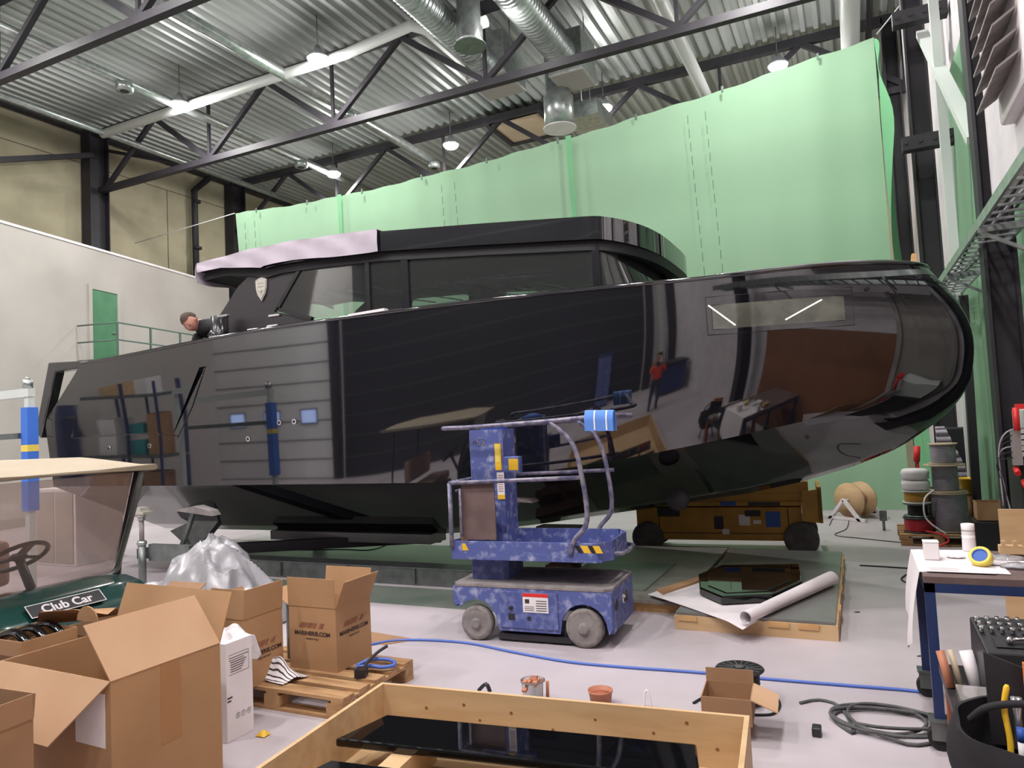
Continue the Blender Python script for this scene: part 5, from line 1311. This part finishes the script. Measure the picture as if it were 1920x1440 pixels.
# ================================================================ right side: bench
bn=thing('workbench','blue-legged workbench on casters with brown top edge, right side','bench',(.27,4.55,0))
BW=1.25; BD=.85; bh=.93
b=MB(); b.box(0,BW,0,BD,bh-.035,bh); b.build('top','rust',bn); bn.children[0].data.materials.clear(); bn.children[0].data.materials.append(M['darkbrown'])
b=MB(); b.box(0,BW,.0,.045,bh-.085,bh-.036); b.box(0,BW,BD-.045,BD,bh-.085,bh-.036); b.box(0,.045,.045,BD-.045,bh-.085,bh-.036); b.box(BW-.045,BW,.045,BD-.045,bh-.085,bh-.036); b.build('frame','navy',bn)
for (x,y) in ((0,0),(BW-.05,0),(0,BD-.05),(BW-.05,BD-.05)):
    b=MB(); b.box(x,x+.05,y,y+.05,.17,bh-.036); lg=b.build('leg','navy',bn)
    b=MB(); b.box(x-.03,x+.08,y-.03,y+.08,.16,.17); b.prism([(x-.02,y-.02,.06),(x-.02,y-.02,.16),(x+.07,y-.02,.16),(x+.05,y-.02,.06)],(0,.008,0)); b.prism([(x-.02,y+.06,.06),(x-.02,y+.06,.16),(x+.07,y+.06,.16),(x+.05,y+.06,.06)],(0,.008,0)); b.build('caster_bracket','galvdark',lg)
    b=MB(); b.cyl((x+.025,y,.065),(x+.025,y+.05,.065),.065,20); b.build('caster_wheel','blackrub',lg)
b=MB(); b.box(.1,BW,.3,.8,.17,.19); b.build('low_shelf','card',bn)
bx,by=.27,4.55
def onb(px_,py_,z=bh): return PZ(px_,py_,z)
# plastic/paper cover drooping over the left side
b=MB()
def cov(u,v):
    y=.12+.70*v
    if u<.5: return Vector((.42*(1-u*2)*1.0-.0,y,bh+.004+.002*math.sin(v*20+u*9)))
    w_=(u-.5)*2; return Vector((-.012-.06*math.sin(w_*1.5)-.02*math.sin(v*6)*w_,y-.02*w_*(v-.5),bh-(.52-.25*abs(v-.45))*w_))
b.grid(cov,30,16); o=tag(b.build('cover_sheet','paper',solid=.0015),'translucent white sheet hanging off the left end of the workbench','sheet'); o.location=(bx,by,0)
def tb(label,name,cat,fn,loc): 
    t=thing(name,label,cat,loc); fn(t); return t
q=onb(1747,1050); 
def f(t): b=MB(); b.box(-.035,.035,-.035,.035,0,.088); b.build('body','white',t,bevel=.005); b=MB(); b.box(-.037,.037,-.037,.037,.088,.095); b.build('lid','white',t,bevel=.003)
wb=tb('small white square box at the left end of the workbench','white_box','box',f,(q.x,q.y,bh+.007)); wb.scale=(1.15,1.15,1.15)
q=onb(1818,1035)
def f(t): b=MB(); b.lathe([(.036,0),(.038,.01),(.036,.13),(.037,.132),(.037,.168),(.03,.17)],n=24); b.build('body','white',t); b=MB(); b.lathe([(.0365,.126),(.0372,.13),(.0365,.132)],n=24); b.build('lid_line','dust',t); b=MB(); b.lathe([(.0372,.04),(.0366,.1)],n=24); b.build('label','paper',t)
tb('tall white cylindrical can on the workbench','can','can',f,(q.x,q.y,bh+.007))
q=onb(1833,1062)
t=thing('tape_roll','roll of yellow masking tape leaning on its side, blue core','tape',(q.x+.02,q.y,bh+.052),R(20)); t.rotation_euler=(R(50),0,R(-25))
b=MB(); b.lathe([(.040,-.024),(.057,-.024),(.057,.024),(.040,.024),(.040,-.023)],n=32); b.build('tape','tapeyellow',t); b=MB(); b.lathe([(.037,-.0245),(.040,-.0245),(.040,.0245),(.037,.0245),(.037,-.024)],n=28); b.build('core','printblue',t); b=MB(); b.lathe([(.036,.015),(.036,.018)],n=24); b.build('core_label','printblue',t)
for i,(x0,y0,x1,y1,l) in enumerate(((1738,1074,1846,1052,'printed white sheet at the front edge of the workbench'),(1835,1062,1920,1030,'white sheet at the back of the workbench'))):
    a=onb(x0,y0);c_=onb(x1,y1); b=MB(); b.box(min(a.x,c_.x),max(a.x,c_.x),min(a.y,c_.y),min(a.y,c_.y)+.14,bh+.008+.004*i,bh+.009+.004*i); o=tag(b.build('paper_sheet','paper'),l,'paper')
    b=MB()
    for k in range(5): b.box(min(a.x,c_.x)+.02,min(a.x,c_.x)+.16,min(a.y,c_.y)+.02+.022*k,min(a.y,c_.y)+.023+.022*k,bh+.0091+.004*i,bh+.0095+.004*i)
    b.build('print','dust',o)
for i,(x,y,s,l) in enumerate(((1793,1048,.035,'flattened white packet beside the square box'),(1885,1052,.07,'shiny clear plastic packaging on the right of the bench'),(1908,1066,.06,'second clear plastic pouch at the right edge of the bench'))):
    p=onb(x,y); b=MB(); b.sph(Vector((0,0,0)),1,3)
    for v in b.bm.verts: v.co=Vector((v.co.x*s*1.4,v.co.y*s,max(0,v.co.z)*s*.35+abs(noise.noise(v.co*4))*.012))
    o=tag(b.build('plastic_pouch','paper' if i==0 else 'plastic'),l,'packaging'); o.location=(p.x,p.y,bh+.010)
# plywood offcut and tools standing behind at the right
b=MB(); a=Vector((1.12,7.2,0)); 
b.prism([(.97,6.9,.0),(1.55,6.9,.0),(1.55,6.9,.75),(1.2,6.9,1.0),(.97,6.9,1.0)],(0,.03,0)); o=tag(b.build('plywood_offcut','ply'),'upright plywood panel behind the bench at the right edge','panel')
b=MB(); p=onb(1897,1042); b.box(p.x-.06,p.x+.06,p.y-.02,p.y+.05,bh+.012,bh+.06); b.box(p.x-.05,p.x-.03,p.y-.02,p.y+.01,bh+.06,bh+.09); b.box(p.x+.01,p.x+.03,p.y-.02,p.y+.01,bh+.06,bh+.09); tag(b.build('wood_jig','ply'),'small notched wooden jig on the bench at the right','jig')
# tall dark machine with control box, right edge
mc=thing('machine','tall black machine with grey control box and red handle at the right edge','machine',(1.37,7.95,0))
b=MB(); b.box(-.12,.28,-.35,.2,.0,1.33); b.build('cabinet','blackrub',mc,bevel=.01)
b=MB(); b.box(-.06,.28,-.42,.15,1.345,1.78); b.build('control_box','pipe_white',mc,bevel=.01)
b=MB(); b.box(-.13,.05,-.48,-.42,1.785,1.83); b.cyl((-.13,-.46,1.6),(-.13,-.46,1.8),.025,8); b.build('red_handle','red',mc)
for (x,z) in ((-.15,1.25),(-.02,1.24),(-.1,1.14)):
    b=MB(); b.cyl((x,-.45,z-.02),(x,-.38,z+.02),.025,12); b.build('red_knob','red',mc)
for k in range(6):
    b=MB(); z=1.62-.05*k; b.tube(smoothpts([(-.05,-.40,z),(-.2-.015*k,-.42,z-.03),(-.27,-.42,z-.2),(-.27+.02*k,-.42,.95-.04*k)],5),.007,6); b.build('wire','blackrub' if k%3 else 'greycable',mc)
b=MB(); b.box(-.17,-.10,-.42,-.36,1.3,1.6); b.build('connector_bank','alu',mc)
# ================================================================ cable spools
PLy=11.35
pl=pallet('pallet','wooden pallet loaded with cable spools behind the bow',.42,1.30,10.95,11.9,.15)
SZ=.152
def spool(label,x,y,z,rf,rc,h_,mc_,mf='beige',name='cable_spool',flange=True):
    t=thing(name,label,'spool',(x,y,z))
    b=MB()
    if flange: b.lathe([(rf,0),(rf,.018),(.03,.018)],n=28); b.lathe([(.03,h_-.018),(rf,h_-.018),(rf,h_)],n=28); b.build('flange',mf,t); b=MB()
    n=int((h_-.04)/.016); pr=[(rc*.97,.02)]
    for k in range(n): pr+=[(rc,.02+.016*k+.004),(rc*1.02,.02+.016*k+.008),(rc,.02+.016*k+.014)]
    pr+=[(rc*.97,h_-.02)]; b.lathe(pr,n=28); b.build('wound_cable',mc_,t); return t
spool('biggest grey cable spool at the bottom of the central stack',1.02,11.35,SZ,.26,.235,.52,'greycable')
spool('middle grey cable spool of the central stack',1.02,11.35,SZ+.522,.25,.155,.37,'greycable')
spool('top grey cable spool of the central stack, under the bow',1.02,11.35,SZ+.894,.18,.15,.28,'greycable')
spool('crimson cable spool at the front of the pallet, lowest left',.66,11.2,SZ,.19,.175,.20,'redcable',mf='blackplas')
spool('black spool above the crimson one',.66,11.25,SZ+.202,.17,.12,.18,'blackrub',mf='galvdark')
spool('yellow cable coil on a pale disc in the left stack',.66,11.25,SZ+.384,.175,.15,.17,'yellow',mf='pipe_white')
spool('red cable spool squeezed between the left and the central stack',.80,11.68,SZ+.0,.12,.11,.55,'red',mf='blackplas')
for i,z in enumerate((.556,.70)):
    b=MB(); pr=[(.0001,0),(.15,.0),(.172,.02),(.165,.05),(.175,.08),(.168,.12),(.14,.14),(.0001,.14)]; b.lathe(pr,n=24)
    for v in b.bm.verts: v.co.x*=1+.05*noise.noise(v.co*12+Vector((i,0,0))); v.co.y*=1+.05*noise.noise(v.co*13)
    o=tag(b.build('wrapped_coil','plastic'),['lower plastic-wrapped pale coil on the left stack','upper plastic-wrapped pale coil on top of the left stack'][i],'coil'); o.location=(.66,11.25,SZ+z+.002); o.data.materials.clear(); o.data.materials.append(M['white'])
b=MB(); b.tube(smoothpts([(.86,11.1,.72),(.74,11.0,.62),(.72,10.98,.42),(.78,10.98,.3),(.95,10.96,.16)],5),.011,6); tag(b.build('cable','white'),'loose white cable end hanging in front of the spools','cable')
b=MB(); b.tube(smoothpts([(.72,11.0,.19),(.9,10.93,.16),(.96,10.90,.08),(.8,10.86,.01),(.7,10.9,.01)],5),.012,6); tag(b.build('cable','red'),'loose red cable end hanging over the pallet edge','cable')
t=thing('bucket','yellow bucket beside the central spool stack','bucket',(1.33,11.75,.0)); 
b=MB(); b.lathe([(.09,.6),(.12,.82),(.13,.82),(.13,.80)],n=20); b.build('body','yellowbright',t); b=MB(); b.lathe([(.07,0),(.07,.6)],n=16); b.build('stand','card',t)
carton('carton with printed marks beside the tall black machine',1.22,1.5,10.2,10.5,.45,.66,'card',())
b=MB(); b.box(1.18,1.55,10.15,10.6,0,.44); tag(b.build('crate','blackplas',bevel=.01),'black crate under the marked carton','crate')
b=MB(); b.lathe([(.2,0),(.2,.02)],c=(1.12,10.4,0),n=20); b.bm.free()
# ribbed grey mat roll leaning
b=MB()
a=PY(1795,815,12.4);c_=PY(1850,890,11.9)
def ribm(u,v):
    p=Vector((1.02+.30*v+.33*(1-v)*0,12.15-.15*u,.55+.95*(1-v))); x0=1.02+.02*(v); x=x0+(.12+.34*v)*u; return Vector((x,12.15+.03*math.sin(v*60),1.52-.98*v))
b.grid(ribm,10,90); tag(b.build('ribbed_mat','greycable',solid=.03),'pale ribbed mat sloping down behind the spool stack','mat')
# plastic sheeting / dark junk between
t=tag(MB().box(1.15,1.5,12.5,12.7,0,1.5).build('dark_case','blackplas',bevel=.02),'tall dark case standing behind the spools','case')
# wooden cable drum on white stand
dr_=thing('cable_drum','wooden cable drum on a white steel stand behind the yellow lift','drum',(-.12,13.5,0),R(-38))
b=MB()
for y in (-.16,.14): b.lathe([(.04,y),(.29,y),(.29,y+.03),(.04,y+.03)],c=(0,0,.32),n=32,axis='y')
b.build('flange','ply',dr_)
b=MB(); b.lathe([(.13,-.14),(.13,.14)],c=(0,0,.32),n=20,axis='y'); b.build('core','cardin',dr_)
b=MB(); b.cyl((0,-.3,.32),(0,.3,.32),.02,8); b.build('axle','galv',dr_)
for y in (-.28,.28):
    b=MB(); b.beam((-.30,y,0),(0,y,.34),.05); b.beam((.30,y,0),(0,y,.34),.05); b.beam((-.4,y,.03),(.4,y,.03),.05); b.build('stand','white',dr_)
dr2=copy_tree(dr_); dr2.location=(-1.25,13.4,0.0); dr2['label']='wooden cable drum half hidden under the hull left of the other drum'
b=MB(); b.lathe([(.05,0),(.06,.2),(.02,.21)],n=12); o=tag(b.build('bottle','blackplas'),'small dark bottle on the floor at the foot of the green fabric','bottle'); p=PZ(1637,958,0); o.location=(p.x,p.y-.3,0)
p=PZ(1658,995,0); b=MB(); b.cyl((p.x,p.y,0),(p.x,p.y,.28),.02,8); b.box(p.x-.05,p.x+.05,p.y-.03,p.y+.03,.15,.3); tag(b.build('clamp','galvdark'),'small grey spring clamp standing on the floor left of the spool pallet','clamp')
b=MB(); b.cyl((.76,12.3,1.02),(.78,12.3,1.25),.045,14); b.box(.75,.79,12.29,12.31,0,1.02); tag(b.build('fire_extinguisher','red'),'red cylinder on a post just under the hull right of the green fabric','extinguisher')
# ================================================================ low table with tool bag, bottom right
lt=thing('low_table','low reddish wooden table at the bottom right corner','table',(.30,3.72,0))
b=MB(); b.box(0,1.0,0,.72,.46,.50); b.build('top','blackplas',lt)
for (x,y) in ((.02,.02),(.92,.02),(.02,.64),(.92,.64)):
    b=MB(); b.box(x,x+.06,y,y+.06,0,.46); b.build('leg','rust',lt)
T0=.50
def at(px_,py_,z): return PZ(px_,py_,z)
q=at(1795,1318,.5)
t=thing('organizer_case','clear plastic organizer with grey compartments beside the tool bag','organizer',(.39,3.93,T0)); 
b=MB(); b.box(-.06,.14,-.16,.04,0,.05); b.build('tray','clearbox',t,bevel=.006); b=MB(); b.box(-.06,.14,-.16,.04,.05,.056); b.build('lid','clearbox',t)
b=MB()
for x in (.01,.08): b.box(x,x+.003,-.155,.035,.002,.05)
b.build('divider','white',t)
# tool bag
tb_=thing('tool_bag','big black open tool bag with orange panel and tools, bottom right','bag',(.51,3.46,.26))
b=MB()
def bag(u,v):
    a=u*2*math.pi; r1=.23+.03*math.sin(v*3)+.012*math.sin(a*5+v*8); r2=.17+.02*math.sin(v*3.1)+.01*math.sin(a*7)
    z=.33*v+.05*v*v*math.sin(a)*1.0
    sag=1-.12*(1-v)**2
    return Vector((r1*math.cos(a)*sag,r2*math.sin(a)*sag,z-.06*(1-v)*0))
b.grid(bag,48,14); b.grid(lambda u,v:Vector((.2*(2*u-1)*(1-abs(2*v-1)*.3),.14*(2*v-1),.012)),4,4); b.build('bag_body','clothblack',tb_,solid=.012)
b=MB(); b.grid(lambda u,v:Vector((.02+.25*u,.05-.02*u,.22+.34*v-.05*u*v)),8,8); b.build('orange_panel','orange',tb_,solid=.02)
b=MB(); b.grid(lambda u,v:Vector((-.10+.30*u,.12-.02*u+.03*v,.2+.36*v*(1-.3*u))),8,8); b.build('back_panel','blackplas',tb_,solid=.02)
b=MB(); b.tube(smoothpts([(-.18,.0,.33),(-.12,-.04,.40),(.0,-.05,.43),(.08,-.03,.40)],6),.014,8); b.build('carry_handle','clothblack',tb_)
for (x,z) in ((.10,.3),(.17,.22)):
    b=MB(); b.box(x,x+.07,-.165,-.15,z,z+.02); b.build('orange_trim','orangevest',tb_)
t=thing('knife','yellow-handled knife standing in the tool bag','knife',(.45,3.42,.42)); b=MB(); b.tube(smoothpts([(0,0,0),(.005,0,.12),(-.004,.01,.24),(.012,.015,.33)],6),[.011]*18+[.006],8); b.build('handle','yellowbright',t)
t=thing('marker','blue and white marker in the tool bag beside the yellow knife','marker',(.49,3.40,.46)); b=MB(); b.cyl((0,0,0),(0,0,.09),.014,12); b.build('barrel','white',t); b=MB(); b.cyl((0,0,.09),(0,0,.14),.015,12); b.build('cap','printblue',t)
t=thing('pliers','dark pliers in the tool bag next to the knife','pliers',(.48,3.45,.50)); b=MB(); b.tube([(0,0,0),(.01,0,.12),(.0,0,.2)],.010,8); b.tube([(.025,0,0),(.012,0,.12),(.02,0,.2)],.010,8); b.build('body','alu',t)
t=thing('stool','low black stool under the tool bag','stool',(.51,3.46,0)); b=MB(); b.lathe([(.17,.22),(.17,.258)],n=24); b.build('seat','blackplas',t)
for k in range(4):
    a=k*math.pi/2+.7; b=MB(); b.cyl((.17*math.cos(a),.17*math.sin(a),0),(.12*math.cos(a),.12*math.sin(a),.22),.014,8); b.build('leg','blackplas',t)
# socket case standing behind
q=at(1850,1235,.62)
sc_=thing('socket_case','open black socket set case with chrome sockets behind the tool bag','tool case',(.585,4.06,T0),R(0)); sc_.rotation_euler=(R(0),0,R(4))
b=MB(); b.box(-.14,.42,-.12,.20,.0,.02); b.prism([(-.14,-.12,.02),(-.13,-.10,.22),(-.13,.22,.30),(-.14,.20,.02)],(.56,0,0)); b.build('case','blackplas',sc_,bevel=.008)
def slope(x,y): return Vector((x,y,.22+(y+.10)*.25+.004))
b=MB(); b.prism([slope(-.08,-.06),slope(.04,-.06),slope(.04,.03),slope(-.08,.03)],(0,0,.002)); b.build('recess','interior',sc_)
rn=random.Random(9)
for r_ in range(3):
    for k in range(10):
        p=slope(-.11+.042*k,.07+.045*r_); b=MB(); rad=.008+.004*rn.random(); b.cyl(p,p+Vector((0,-.006,.03)),rad,10); o=tag(b.build('socket','chrome'),'small chrome socket standing in a row in the open socket case','socket','chrome sockets in the case'); o.parent=None
        o.matrix_world=Matrix.Translation((.585,4.06,T0))@Matrix.Rotation(R(4),4,'Z')
t=thing('ratchet','chrome ratchet lying across the socket case','ratchet',(.585,4.06,T0),R(4)); b=MB(); b.tube([slope(-.02,-.03)+Vector((0,0,.02)),slope(.20,.02)+Vector((0,0,.02))],.009,8); b.sph(slope(-.02,-.03)+Vector((0,0,.02)),.017,2); b.build('body','chrome',t)
for i,(px_,py_,m_,l,s) in enumerate(((1783,1290,'copper','reddish wooden wedge standing behind the organizer',.02),(1802,1288,'beige','cream-coloured round stick beside the reddish wedge',.014),(1832,1290,'paper','rolled grey-white paper behind the organizer',.03))):
    p=at(px_,py_,.5); b=MB(); b.tube([p+Vector((0,0,-.0)),p+Vector((-.03,.05,.16))],s,10); tag(b.build(['wedge','stick','paper_roll'][i],m_),l,['wedge','stick','paper'][i])
p=PZ(1827,1430,0.0); b=MB(); b.cyl((p.x,p.y,.0),(p.x+.03,p.y,.0),.012,8); b.lathe([(.014,0),(.014,.02)],c=(p.x,p.y,0),n=10); tag(b.build('metal_nut','chrome'),'small shiny nut on the floor at the bottom right','nut')
for o in list(bpy.data.objects):
    if o.type=='MESH' and o.data.materials and len(o.data.vertices)==0: bpy.data.objects.remove(o)
